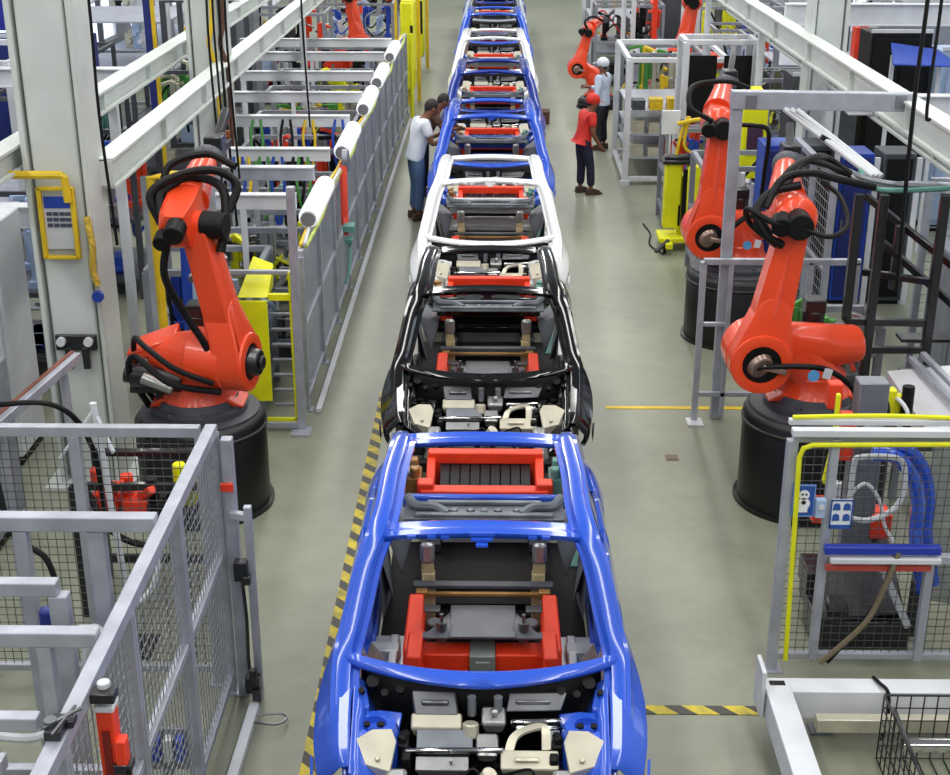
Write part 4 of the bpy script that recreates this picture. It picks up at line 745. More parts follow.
for x, y in ((2.19, 7.62), (3.4, 7.62), (1.87, 6.1)):
    lg = part(t, 'leg', ALUD, lambda q: q.box((x, y, .09), (.06, .06, .18)), smooth=0)
    part(lg, 'foot_plate', ALUD, lambda q: q.box((x, y, .008), (.15, .12, .016)), smooth=0)
b = B(); b.tube(crv([(2.52, 7.68, .38), (2.54, 7.58, .395), (2.57, 7.5, .38), (2.58, 7.48, .2), (2.55, 7.45, .05)], 5), .013, 7); tag(b.done('cable', BLACK), 'black cable draped over the white steel rack', 'cable')
t = thing('wire_basket', 'black wire basket standing inside the white steel rack', 'basket', (2.85, 6.85, 0))
def bask(q):
    x0, x1, y0, y1, h = 2.48, 3.42, 6.35, 7.3, .5
    for i in range(12):
        x = x0+(x1-x0)*i/11
        for y in (y0, y1): q.tube([(x, y, .02), (x, y, h)], .005, 5)
        q.tube([(x, y0, .02), (x, y1, .02)], .005, 5)
    for i in range(12):
        y = y0+(y1-y0)*i/11
        for x in (x0, x1): q.tube([(x, y, .02), (x, y, h)], .005, 5)
    for j in range(6):
        z = .02+(h-.02)*j/5; r = .009 if j == 5 else .005
        q.tube([(x0, y0, z), (x1, y0, z), (x1, y1, z), (x0, y1, z), (x0, y0, z)], r, 5)
part(t, 'wire_body', BSTEEL, bask)
part(t, 'handle', BSTEEL, lambda q: q.tube(crv([(2.48, 6.6, .5), (2.44, 6.7, .6), (2.44, 6.95, .62), (2.48, 7.05, .5)], 4), .012, 6))
# low guard, portal
t = frame('guard_rail', 'low grey guard rail in front of the rear robot drum', [('post', (2.05, 12.86, 0), (2.05, 12.86, 1.7), .06), ('post', (2.32, 12.86, .05), (2.32, 12.86, 1.7), .05), ('post', (3.1, 12.86, 0), (3.1, 12.86, 1.7), .06), ('post', (3.55, 12.86, 0), (3.55, 12.86, 1.7), .06), ('rail', (2.05, 12.86, 1.7), (3.58, 12.86, 1.7), .06), ('rail', (2.05, 12.86, .3), (3.58, 12.86, .3), .05), ('rail', (2.05, 12.86, 1.05), (2.32, 12.86, 1.05), .04)], 'guard rail')
part(t, 'foot_plate', WHITE, lambda q: (q.box((2.05, 12.80, .01), (.16, .2, .02)), q.box((3.1, 12.82, .01), (.16, .16, .02))), smooth=0)
t = frame('portal_frame', 'tall grey portal frame over the orange robots with diagonal tubes', [('post', (2.28, 12.95, 0), (2.28, 12.95, 3.3), .11, .08), ('beam', (2.22, 12.95, 3.26), (3.95, 12.95, 3.24), .12, .17)], 'portal')
for k in range(3):
    part(t, 'brace_tube', WHITE, lambda q: q.tube([(2.72+.05*k, 12.9-.03*k, 3.18), (3.05+.05*k, 12.7, 2.95), (3.42+.04*k, 12.2, 2.7)], .028, 8))
part(t, 'brace_strap', BSTEEL, lambda q: q.box((3.1, 12.68, 2.93), (.16, .08, .05), Matrix.Rotation(.5, 3, 'Y')), smooth=0)
for x in (2.4, 3.8): part(t, 'bolt_plate', ALUD, lambda q: q.box((x, 12.88, 3.25), (.1, .02, .12)), smooth=0)
for j in range(4):
    b = B(); b.tube(crv([(2.95+.1*j, 12.3-.1*j, 2.78+.02*(j % 2)), (3.3, 11.9-.05*j, 2.70+.03*(j % 3)), (3.7, 11.8-.05*j, 2.73-.02*(j % 2)), (4.3, 11.8-.05*j, 2.70+.02*j)], 5), .024, 7)
    tag(b.done('service_conduit', [ALU, WHITE, ALUD, TEAL][j]), ['aluminium', 'white', 'dark grey', 'teal'][j]+' conduit in the bundle above the black steel steps', 'conduit')
# black steps
t = thing('access_steps', 'black square-tube access steps with handrails beside the orange robot', 'steps', (3.7, 11.6, 0))
for a, c in [((3.37, 11.6, 0), (3.37, 11.6, 2.68)), ((3.9, 11.6, 1.2), (3.9, 11.6, 2.68)), ((3.18, 11.7, 1.5), (3.18, 11.7, 2.66)), ((4.45, 11.7, 0), (4.45, 11.7, 2.0)), ((3.66, 12.0, 1.7), (3.66, 12.0, 2.3))]:
    part(t, 'post', BSTEEL, lambda q: q.bar(a, c, .075, .075), smooth=0, bevel=.006)
for a, c in [((3.16, 11.66, 1.5), (3.92, 11.62, 1.5)), ((3.37, 11.6, 1.25), (3.92, 11.6, 1.25)), ((3.37, 12.0, 1.86), (3.9, 11.7, 1.86)), ((3.4, 12.3, 2.5), (4.5, 11.4, 1.7)), ((3.5, 12.1, 2.15), (4.5, 11.35, 1.35)), ((3.9, 11.6, 1.15), (4.5, 11.3, .95))]:
    part(t, 'rail', BSTEEL, lambda q: q.bar(a, c, .06, .06), smooth=0, bevel=.006)
for i in range(4): part(t, 'tread', BSTEEL, lambda q: q.box((4.1, 11.5+.2*i, .35+.28*i), (.6, .2, .03)), smooth=0)
t = thing('chute', 'pale sloped steel chute beside the black steel steps', 'chute', (3.75, 10.6, 0))
part(t, 'pan', WHITE, lambda q: q.hull([(3.45, 11.2, 1.2), (3.6, 9.7, .95), (4.4, 9.7, 1.05), (4.4, 11.2, 1.3), (3.45, 11.2, 1.14), (3.6, 9.7, .9), (4.4, 9.7, 1.0), (4.4, 11.2, 1.25)]), bevel=.008)
part(t, 'edge_rail', ALU, lambda q: (q.bar((3.66, 11.25, 1.3), (3.95, 9.7, 1.1), .05), q.bar((3.76, 11.25, 1.34), (4.05, 9.7, 1.14), .05)), bevel=.006)
for x, y in ((3.6, 11.1), (3.7, 9.8), (4.3, 9.8), (4.3, 11.1)): part(t, 'leg', GREY, lambda q: q.bar((x, y, 0), (x, y, .98), .06), smooth=0)
t = thing('hose_manifold', 'hose manifold with yellow and black couplings behind the sign fence', 'manifold', (3.25, 10.35, 0))
part(t, 'stand', BSTEEL, lambda q: (q.box((3.2, 10.35, .5), (.14, .14, 1.0)), q.box((3.2, 10.35, .01), (.3, .3, .02)), q.bar((2.85, 10.3, 1.02), (3.42, 10.3, 1.02), .07, .07)), bevel=.008)
part(t, 'coupling', YEL, lambda q: (q.box((3.25, 10.4, 1.2), (.1, .1, .3)), q.cyl((3.32, 10.4, 1.15), (3.32, 10.4, 1.3), .05, n=10)), bevel=.01)
for x, z in ((3.38, 1.4), (3.05, 1.2)): part(t, 'coupling', BLACK, lambda q: q.cyl((x, 10.32, 1.03), (x, 10.34, z), .05, n=12), bevel=.008)
for k in range(4): part(t, 'hose', [BLACK, GREY, BLACK, WHITE][k], lambda q: q.tube(crv([(2.9+.14*k, 10.28, 1.05), (2.88+.16*k, 10.22, 1.2), (3.0+.1*k, 10.35, 1.28), (3.05+.08*k, 10.6, 1.1), (3.0+.08*k, 10.8, .95)], 5), .018, 7))
# ---------------------------------------------------------------- generic shop equipment
def fixture(label, x, y, wd, dp, h, seed, cols, group=None, name='welding_fixture', cat='fixture', m=GREY):
    r = random.Random(seed); t = thing(name, label, cat, (x, y, 0), group)
    def fr(q):
        for i in (-1, 1):
            for j in (-1, 1): q.bar((x+i*wd/2, y+j*dp/2, 0), (x+i*wd/2, y+j*dp/2, h), .07)
        for z in (.25, h*.55, h):
            for i in (-1, 1): q.bar((x+i*wd/2, y-dp/2, z), (x+i*wd/2, y+dp/2, z), .06)
            for j in (-1, 1): q.bar((x-wd/2, y+j*dp/2, z), (x+wd/2, y+j*dp/2, z), .06)
    part(t, 'frame', m, fr, smooth=0)
    part(t, 'table', STEEL, lambda q: q.box((x, y, h*.55), (wd-.08, dp-.08, .05)), smooth=0)
    part(t, 'shelf', DGREY, lambda q: q.box((x, y, .27), (wd-.08, dp-.08, .03)), smooth=0)
    for i in range(11):
        px, py = x+r.uniform(-.42, .42)*wd, y+r.uniform(-.42, .42)*dp; hh = r.uniform(.2, .5)*h; c = cols[i % len(cols)]; z = h*.55
        part(t, 'clamp_unit', c, lambda q: (q.box((px, py, z+hh/2), (.09, .09, hh)), q.bar((px, py, z+hh), (px+r.uniform(-.25, .25), py+r.uniform(-.3, .1), z+hh+r.uniform(-.1, .1)), .06), q.box((px, py, z+.05), (.16, .16, .1)), q.cyl((px+.08, py, z+hh*.4), (px+.08, py, z+hh*.95), .04, n=8)), bevel=.008)
    for i in range(4):
        px = x+r.uniform(-.4, .4)*wd; py = y-dp*.3; c = r.choice(cols)
        part(t, 'bin', c, lambda q: (q.box((px, py, .29+.12), (.22, .3, .22)), q.box((px, py-.16, .36), (.12, .02, .06))), bevel=.012)
    for i in range(5):
        a = V((x+r.uniform(-.5, .5)*wd, y+r.uniform(-.5, .3)*dp, h*r.uniform(.6, 1))); c = V((x+r.uniform(-.5, .5)*wd, y+r.uniform(-.5, .5)*dp, h*r.uniform(.2, .8)))
        part(t, 'hose', r.choice([BLACK, BLACK]+list(cols)), lambda q: q.tube(crv([a, (a*.7+c*.3)+V((r.uniform(-.2, .2), 0, r.uniform(.02, .25))), (a*.3+c*.7)+V((0, r.uniform(-.2, .2), -.2)), c], 5), .022, 6))
    return t
FG = [('yellow and steel clamps', [YEL, STEEL, SILVER]), ('blue clamps and white blocks', [BLUE, WHITE, LBLUE]), ('red and black clamps', [RED, BLACK, STEEL]), ('green hoses and beige blocks', [GREEN, BEIGE, YELD]), ('orange clamps and blue boxes', [ORANGE, BLUE, SILVER]), ('white and teal clamps', [WHITE, TEAL, BLACK])]
def fx(i, x, y, wd, dp, h, where, m=GREY): return fixture('welding fixture with %s %s' % (FG[i % 6][0], where), x, y, wd, dp, h, 40+i*7+int(y*10), FG[i % 6][1], m=m)
fx(1, -2.95, 13.5, 1.1, .9, 1.5, 'behind the hose-looped robot')
fx(0, -2.7, 14.9, 1.2, .8, 1.55, 'in the first lamp fence bay')
fx(5, -2.75, 17.0, 1.3, .9, 1.5, 'in the second lamp fence bay')
fx(2, -2.85, 19.6, 1.5, 1.0, 1.45, 'in the third lamp fence bay')
fx(4, -3.0, 21.6, 1.6, 1.0, 1.45, 'in the fourth lamp fence bay')
fx(3, -3.1, 23.7, 1.7, 1.1, 1.5, 'in the fifth lamp fence bay')
fx(0, -3.2, 25.7, 1.7, 1.0, 1.5, 'in the sixth lamp fence bay')
fx(2, -3.4, 28.3, 1.8, 1.1, 1.7, 'beyond the last white cross beam')
fx(1, -5.2, 14.5, 1.3, 1.2, 1.8, 'outside the lower gantry beam', DGREY)
fx(4, -5.2, 17.5, 1.3, 1.4, 1.9, 'outside the gantry by the slimmer column', DGREY)
fx(5, -6.6, 20.8, 1.8, 1.4, 2.0, 'far outside the gantry beams', DGREY)
fx(3, -5.4, 24.0, 1.8, 1.4, 1.9, 'between gantry post and window wall', DGREY)
fx(0, -8.0, 24.5, 2.0, 1.6, 2.1, 'near the daylight windows', DGREY)
fx(2, -4.8, 31.5, 2.0, 1.4, 2.0, 'past the end of the long lamp fence')
fx(1, -3.4, 34.5, 1.8, 1.4, 1.9, 'far back by the yellow doors')
fx(5, 3.3, 17.9, 1.2, 1.0, 1.6, 'behind the rear robot drum')
fx(4, 3.1, 20.85, 1.0, .8, 1.5, 'just behind the yellow gun stand')
fx(3, 3.2, 26.8, 1.4, 1.2, 1.8, 'behind the grey shelving cage')
fx(0, 5.0, 23.2, 1.4, 1.2, 1.9, 'between the grey cage and heavy gantry')
fx(1, 5.4, 30.4, 1.4, 1.2, 1.8, 'past the small distant robot')
fx(2, 3.2, 34.0, 1.6, .9, 1.9, 'further past the small distant robot')
fx(4, 5.8, 27.5, 1.8, 1.4, 2.0, 'beyond the heavy gantry beam')
fx(5, 7.6, 22.0, 1.8, 1.4, 2.1, 'near the blue cabinets', DGREY)
fx(0, 5.6, 33.0, 2.0, 1.5, 2.0, 'far back on the robot side')
fx(3, 3.6, 40.2, 2.0, 1.6, 2.0, 'at the far end of the robot side')
fx(2, -3.6, 39.5, 2.0, 1.6, 2.0, 'at the far end of the lamp fence side')
# yellow gun stand
t = thing('gun_stand', 'bright yellow wheeled gun stand with black tray behind the rear robot', 'stand', (2.72, 19.5, 0))
part(t, 'body', YEL, lambda q: (q.box((2.56, 19.35, .78), (.24, .2, .95)), q.box((2.86, 19.3, .75), (.22, .2, .95)), q.box((2.72, 19.5, .6), (.12, .3, .9))), bevel=.02)
part(t, 'base', YEL, lambda q: (q.box((2.74, 19.35, .16), (.72, .5, .07)), q.box((2.5, 19.2, .14), (.1, .7, .08)), q.box((2.98, 19.1, .14), (.1, .6, .08))), bevel=.01)
part(t, 'tray', BSTEEL, lambda q: (q.box((2.6, 19.35, 1.28), (.42, .3, .06)), q.box((2.6, 19.35, 1.33), (.36, .2, .06))), bevel=.015)
part(t, 'slot', BLACK, lambda q: (q.box((2.72, 19.22, .75), (.06, .03, .85)), q.box((2.66, 19.24, .5), (.03, .03, .3))), smooth=0)
for x, y in ((2.45, 19.0), (2.45, 19.6), (3.0, 19.0), (3.0, 19.6)): part(t, 'caster', BLACK, lambda q: q.cyl((x-.02, y, .06), (x+.02, y, .06), .06, n=12))
part(t, 'arm', YELD, lambda q: (q.tube(crv([(2.6, 19.4, 1.35), (2.66, 19.4, 1.7), (2.75, 19.4, 1.9), (2.7, 19.4, 1.5), (2.85, 19.4, 1.35)], 4), .025, 7), q.tube(crv([(2.6, 19.4, 1.8), (2.9, 19.2, 1.9), (3.2, 19.2, 1.85), (3.25, 19.2, 1.5), (3.1, 19.2, 1.35)], 4), .03, 7)))
part(t, 'foot_lever', BSTEEL, lambda q: q.bar((2.5, 19.0, .2), (2.3, 18.8, .08), .05, .03), smooth=0)
part(t, 'paper', WHITE, lambda q: (q.box((2.52, 19.6, 1.78), (.26, .06, .34)), q.bar((2.52, 19.6, 1.3), (2.52, 19.6, 1.62), .03)), bevel=.006)
b = B(); b.tube(crv([(2.3, 20.6, .02), (2.35, 20, .02), (2.28, 19.4, .02), (2.42, 18.9, .02)], 5), .012, 6); tag(b.done('floor_cable', BLACK), 'thin black cable lying on the floor by the yellow gun stand', 'cable')
# grey shelving cage (right, middle distance)
def cage(label, x0, x1, y0, y1, h, shelves, m=WHITE, group=None):
    mem = [('post', (x, y, 0), (x, y, h), .1) for x in (x0, x1) for y in (y0, y1)]
    mem += [('rail', (x0, y, z), (x1, y, z), .08) for y in (y0, y1) for z in (.1, h)] + [('rail', (x, y0, z), (x, y1, z), .08) for x in (x0, x1) for z in (.1, h)]
    t = frame('steel_cage', label, mem, 'cage', m, group)
    for z in shelves: part(t, 'shelf', ALU, lambda q: q.box(((x0+x1)/2, (y0+y1)/2, z), (x1-x0-.1, y1-y0-.1, .03)), smooth=0)
    return t
t = cage('grey steel cage with loaded shelves where the white-capped man stands', 2.25, 3.9, 23.3, 25.6, 2.12, (.45, .85, 1.25))
part(t, 'foot', WHITE, lambda q: q.cyl((2.25, 23.25, 0), (2.25, 23.25, .08), .09, n=12))
t = cage('grey cabinet with tall dark windows behind the yellow gun stand', 3.0, 4.1, 21.9, 22.6, 2.6, ())
for x in (3.27, 3.82): part(t, 'window', BLACK, lambda q: q.box((x, 21.88, 1.9), (.44, .02, 1.0)), smooth=0)
part(t, 'door', ALU, lambda q: q.box((3.55, 21.9, .75), (1.0, .03, 1.1)), smooth=0)
cage('tall open grey frame far down on the robot side', 3.0, 4.4, 30.6, 33.0, 2.5, (.6, 1.2))
cage('second tall open grey frame at the far robot side', 2.4, 4.0, 35.0, 38.5, 2.4, (.6, 1.3))
cage('open white frame outside the gantry near the daylight windows', -8.5, -6.2, 17.5, 19.5, 2.9, (1.0,))
cage('large open white frame deep on the lamp fence side', -9.3, -6.5, 27.6, 30.5, 3.0, (1.2, 2.2))
cage('open white frame beside the blue cabinets', 6.6, 8.6, 17.5, 19.5, 2.6, (1.0,))
r = random.Random(3)
GR = 'boxes on the steel cage shelves'
for i in range(14):
    x = 2.45+.3*(i % 5); z = (.465, .865, 1.265)[i % 3]; c = r.choice([RED, BEIGE, WHITE, DGREY, YELD, GREY]); hh = r.uniform(.12, .26)
    b = B(); b.box((x, 23.55, z+hh/2), (.22, .3, hh)); b.box((x, 23.395, z+hh*.5), (.12, .01, hh*.4)); b.box((x, 23.55, z+hh), (.23, .31, .015)); tag(b.done('storage_box', c, bevel=.008), 'small lidded storage box on a shelf of the grey steel cage', 'box', GR)
# blue cabinets behind the right robots
GC = 'control cabinet row'
for i, (x, y, wd, h) in enumerate([(3.5, 16.95, .36, 2.0), (3.98, 16.95, .4, 2.0), (4.48, 16.95, .4, 1.9), (5.0, 16.95, .4, 1.9)]):
    t = thing('blue_cabinet', ['slim tall blue control cabinet nearest the rear robot drum', 'tall dark cabinet touching the slim blue control cabinet', 'tall blue control cabinet between two dark cabinets', 'tall dark cabinet at the outer end of the cabinet row'][i], 'cabinet', (x, y, 0), GC)
    cm = (BLUE, DGREY)[i % 2]
    part(t, 'body', cm, lambda q: q.box((x, y, h/2+.05), (wd, .5, h)), bevel=.012)
    part(t, 'door', (DBLUE, BLACK)[i % 2], lambda q: q.box((x, y-.26, h/2+.05), (wd-.08, .02, h-.12)), bevel=.006)
    part(t, 'edge_strip', WHITE, lambda q: q.box((x+wd/2+.04, y-.24, h/2), (.07, .05, h)), smooth=0)
    part(t, 'handle', CHROME, lambda q: q.box((x-wd*.35, y-.28, h*.55), (.03, .03, .16)), smooth=0)
    part(t, 'plinth', BLACK, lambda q: q.box((x, y, .03), (wd-.04, .46, .06)), smooth=0)
t = thing('yellow_cabinet', 'yellow panel cabinet with dark screen behind the tall grey portal', 'cabinet', (3.2, 18.9, 0))
part(t, 'body', YEL, lambda q: q.box((3.65, 19.4, 1.1), (.36, .4, 2.2)), bevel=.015)
part(t, 'screen', mat('dark_screen', (70, 44, 70), .3), lambda q: q.box((3.66, 19.19, 1.6), (.22, .02, .4)), smooth=0)
part(t, 'hood', YEL, lambda q: q.hull([(3.47, 19.2, 2.2), (3.83, 19.2, 2.2), (3.55, 19.5, 2.32), (3.75, 19.5, 2.32), (3.47, 19.6, 2.2), (3.83, 19.6, 2.2)]), bevel=.015)
# horizontal beams and panels upper right
for i, (x0, x1, y, z, hh, lab) in enumerate([(4.0, 9.3, 19.5, 3.3, .28, 'wide white horizontal beam above the blue cabinets'), (4.0, 9.3, 15.6, 2.75, .2, 'white horizontal beam crossing behind the black steel steps'), (3.9, 9.3, 24.5, 3.1, .22, 'distant white horizontal beam beyond the heavy gantry'), (-4.1, -9.3, 15.8, 3.0, .2, 'white horizontal beam leaving the upper gantry outward'), (-4.1, -9.3, 22.5, 3.3, .24, 'distant white horizontal beam towards the windows'), (-4.1, -9.3, 12.6, 2.2, .2, 'low white horizontal beam behind the wide pale column')]):
    t = frame('horizontal_beam', lab, [('web', (x0, y, z), (x1, y, z), .07, hh), ('flange', (x0, y, z+hh/2), (x1, y, z+hh/2), .18, .02), ('flange', (x0, y, z-hh/2), (x1, y, z-hh/2), .18, .02), ('post', (x1, y, 0), (x1, y, z-hh/2), .12), ('post', ((x0+x1)/2, y, 0), ((x0+x1)/2, y, z-hh/2), .12)], 'beam', WHITE)
for i, (x, y, wd, h, m, lab) in enumerate([(5.2, 13.4, 1.3, 1.7, GREY, 'grey machine cabinet behind the black steel steps'), (6.4, 14.6, 1.6, 2.2, LBLUE, 'pale blue machine cabinet behind the black steel steps'), (7.5, 20.6, 2.0, 2.7, LBLUE, 'pale blue enclosure under the wide white beam'), (6.0, 21.0, .9, 2.9, BLACK, 'black tall cabinet under the wide white beam'), (-4.9, 12.0, .9, 2.35, WHITE, 'white machine cabinet left in the open beside the wide pale column'), (-4.6, 10.3, 1.0, 1.5, GREY, 'grey machine cabinet in front of the wide pale column'), (-6.8, 15.2, 1.4, 2.2, GREY, 'grey machine cabinet outside the upper gantry'), (-7.4, 22.6, 1.6, 2.6, DBLUE, 'dark blue tall cabinet outside the gantries'), (-5.4, 28.0, 1.2, 2.4, GREY, 'grey tall cabinet near the gantry end'), (-8.8, 20.9, 1.2, 2.6, LBLUE, 'pale blue cabinet close to the windows'), (8.4, 26.2, 1.8, 2.8, GREY, 'grey tall enclosure far on the robot side'), (4.9, 20.8, 1.0, 2.3, DGREY, 'dark grey cabinet behind the pale column'), (4.6, 35.2, 1.0, 2.4, DGREY, 'dark grey cabinet far beyond the grey cage')]):
    t = thing('machine_cabinet', lab, 'cabinet', (x, y, 0))
    part(t, 'body', m, lambda q: q.box((x, y, h/2+.05), (wd, .7, h-.1)), bevel=.015)
    for k in range(2): part(t, 'door', m, lambda q: q.box((x+(k-.5)*wd*.47, y-.36, h/2+.05), (wd*.44, .025, h-.25)), bevel=.006)
    part(t, 'vent', BLACK, lambda q: [q.box((x-wd*.23, y-.38, h*.3+.04*j), (wd*.25, .01, .015)) for j in range(6)], smooth=0)
    part(t, 'plinth', BLACK, lambda q: q.box((x, y, .03), (wd-.06, .64, .06)), smooth=0)
    part(t, 'top_rail', WHITE, lambda q: q.bar((x-wd/2, y-.33, h+.03), (x+wd/2, y-.33, h+.03), .05), smooth=0)
# yellow door far left + far orange machines
for i, (x, y, lab) in enumerate([(-1.95, 31.0, 'tall yellow guard door beyond the long lamp fence'), (-2.0, 36.0, 'second yellow guard door further down the lamp fence side')]):
    t = thing('guard_door', lab, 'door', (x, y, 0))
    part(t, 'leaf', YEL, lambda q: (q.box((x, y, 1.35), (.3, .9, 1.9)), q.hull([(x-.15, y-.45, 2.3), (x+.15, y-.45, 2.3), (x-.1, y+.45, 2.7), (x+.1, y+.45, 2.7), (x-.15, y+.45, 2.3), (x+.15, y+.45, 2.3)])), bevel=.05)
    part(t, 'handle', BLACK, lambda q: q.box((x+.1, y-.46, 1.4), (.06, .03, .8)), smooth=0)
    part(t, 'frame', YELD, lambda q: (q.bar((x-.25, y-.3, 0), (x-.25, y-.3, 2.3), .06), q.bar((x+.2, y+.5, 0), (x+.2, y+.5, 2.3), .08), q.bar((x, y, 0), (x, y, .5), .1)), smooth=0)
b = B(); b.tube([(-1.78, 29.2, 0), (-1.78, 29.2, 1.8)], .04, 8); tag(b.done('yellow_post', YEL), 'yellow bollard post at the end of the long lamp fence', 'post')
pedestal(-3.6, 32.8, .5, .5, 'low black drum pedestal past the end of the long lamp fence')
robot('distant orange robot past the end of the long lamp fence', -3.6, 32.8, .52, (-3.2, 32.6, 1.1), (-3.4, 32.7, 2.2), (-3.2, 33.5, 2.3), (0, -1, 0), (-3.9, 32.8, 1.0), False, [([(-3.4, 32.5, 2.2), (-3.6, 32.5, 2.5), (-3.2, 32.8, 2.6), (-2.9, 33.2, 2.4)], .05)])
pedestal(4.2, 28.8, .5, .8, 'black drum pedestal beyond the grey shelving cage')
robot('distant orange robot beyond the grey shelving cage', 4.2, 28.8, .82, (3.8, 28.6, 1.4), (4.0, 28.7, 2.5), (4.2, 29.5, 2.6), (0, -1, 0), (4.6, 28.8, 1.3), False, [([(4, 28.5, 2.5), (3.8, 28.5, 2.8), (4.2, 28.8, 2.9), (4.5, 29.2, 2.7)], .05)])
for i, (x, y) in enumerate([(3.36, 30.0-.3)]):
    b = B(); b.bar((x, y, 0), (x, y, 2.9), .1); b.bar((x-.14, y, 2.2), (x+.14, y, 2.2), .06); b.box((x, y, .01), (.22, .22, .02)); tag(b.done('red_post', RED, bevel=.01), ['red signal post behind the grey shelving cage'][i], 'post')
b = B(); b.hull([(2.9, 13.6, 0.9), (3.1, 13.6, .9), (2.95, 13.7, 1.9), (3.05, 13.7, 1.9), (2.9, 13.8, .9), (3.1, 13.8, .9)]); b.box((3.0, 13.7, .45), (.06, .06, .9)); b.box((3, 13.7, .01), (.2, .2, .02)); tag(b.done('blue_cover', BLUE, bevel=.02), 'blue fabric covered stand behind the front orange robot', 'cover')
for i, (x, y, c) in enumerate([(-3.08, 12.95, 0), (-2.98, 12.95, 1)]):
    b = B(); b.hull([(x-.06, y, .9), (x+.06, y, .9), (x-.04, y+.06, 2.1), (x+.05, y+.06, 2.1), (x-.06, y+.1, .9), (x+.06, y+.1, .9)]); b.tube([(x, y+.05, 0), (x, y+.05, .95)], .03, 8); b.box((x, y+.05, .01), (.08, .2, .02)); tag(b.done('hose_sleeve', [BLUE, LBLUE][c], bevel=.015), ['bright blue hose sleeve', 'pale blue hose sleeve'][c]+' standing behind the hose-looped robot', 'sleeve')

fixture('low tooling bench with green, red and silver clamps behind the front orange robot', 3.15, 12.2, .85, .55, 1.35, 77, [SILVER, GREEN, RED, STEEL], name='tooling_bench', cat='bench')
fence('safety_fence', 'grey mesh screen standing behind the black steel steps', (4.5, 13.9), (7.2, 13.9), 2.3, 2, pitch=.09, post=.07, mids=(1.2,), wm=WIREL)
fence('safety_fence', 'tall grey mesh screen between rear robot and blue cabinets', (3.66, 14.5), (3.66, 16.5), 2.2, 2, pitch=.1, post=.07, mids=(1.1,), wm=WIREL)

# more shop equipment outside the gantries
for i, (x0, x1, y0, y1, h, lab) in enumerate([(-7.4, -5.4, 11.4, 13.2, 2.5, 'dark open machine frame beside the low white beam'), (-9.4, -7.7, 13.0, 15.4, 2.7, 'dark open machine frame by the nearest window'), (-6.2, -4.9, 26.0, 27.4, 2.8, 'dark open machine frame outside the long gantry'), (-7.8, -5.4, 33.5, 37, 2.8, 'dark open machine frame at the far lamp fence side'), (-9.4, -8.1, 33, 38, 3.0, 'narrow dark frame in the far window corner'), (5.0, 7.0, 24.8, 26.6, 2.6, 'dark open machine frame past the heavy gantry'), (7.4, 9.4, 29.5, 33, 2.8, 'dark open machine frame deep on the robot side'), (5.2, 7.4, 36, 40, 2.8, 'dark open machine frame at the far robot side')]):
    t = cage(lab, x0, x1, y0, y1, h, (.9, 1.8), m=[DGREY, GREY][i % 2])
    r = random.Random(i)
    for k in range(10):
        px = r.uniform(x0+.3, x1-.3); py = y0+r.uniform(.25, .6); z = r.choice((.915, 1.815)); hh = r.uniform(.25, .7); m = r.choice([STEEL, BLACK, BLUE, LBLUE, WHITE, YELD, RED, GREY, BEIGE])
        part(t, 'module', m, lambda q: (q.box((px, py, z+hh/2), (r.uniform(.15, .4), .3, hh)), q.cyl((px, py-.16, z+hh*.5), (px, py-.3, z+hh*.5), .06, n=8), q.box((px, py, z+hh), (.12, .12, .12))), bevel=.01)
    for k in range(3):
        px = x0+.3+k*(x1-x0-.6)/2
        part(t, 'panel', [GREY, DGREY, LBLUE][(k+i) % 3], lambda q: q.box((px, y0+.04, .5), ((x1-x0-.6)/2.3, .03, .7)), smooth=0)

b = B(); b.box((.97, 28.9, .12), (.34, .4, .24)); b.box((.97, 28.9, .25), (.36, .42, .02)); b.box((.97, 28.69, .12), (.2, .01, .1)); tag(b.done('parts_box', mat('cardboard_brown', (96, 66, 54), .7), bevel=.008), 'brown parts box on the floor beside the distant bodies', 'box')

t = thing('blue_sign_stand', 'deep blue sheet panel on a slim post outside the upper gantry', 'stand', (-5.75, 16.4, 0))
part(t, 'sheet', mat('panel_blue', (24, 34, 140), .45), lambda q: q.box((-5.75, 16.4, 3.85), (.5, .04, .8)), bevel=.006)
part(t, 'post', GREY, lambda q: (q.bar((-5.75, 16.45, 0), (-5.75, 16.45, 4.2), .06), q.box((-5.75, 16.45, .01), (.3, .3, .02))), smooth=0)
t = thing('marker_pole', 'tall blue and yellow-green pole outside the long gantry', 'pole', (-4.95, 20.0, 0))
part(t, 'pole', DBLUE, lambda q: (q.bar((-4.99, 20.0, 0), (-4.99, 20.0, 4.4), .1), q.box((-4.97, 20.0, .01), (.3, .3, .02))), smooth=0)
part(t, 'stripe', YELD, lambda q: q.bar((-4.91, 19.97, 0), (-4.91, 19.97, 4.4), .05), smooth=0)
t = thing('blue_canopy', 'small blue tarpaulin canopy on posts under the wide white beam', 'canopy', (5.7, 19.0, 0))
part(t, 'sheet', BLUE, lambda q: q.hull([(5.35, 18.7, 2.75), (6.3, 18.8, 2.7), (5.45, 19.3, 2.95), (6.1, 19.3, 2.86), (5.35, 18.7, 2.72), (6.3, 18.8, 2.68)]), bevel=.01)
for x in (5.45, 6.1): part(t, 'post', WHITE, lambda q: q.bar((x, 19.1, 0), (x, 19.1, 2.8), .05), smooth=0)
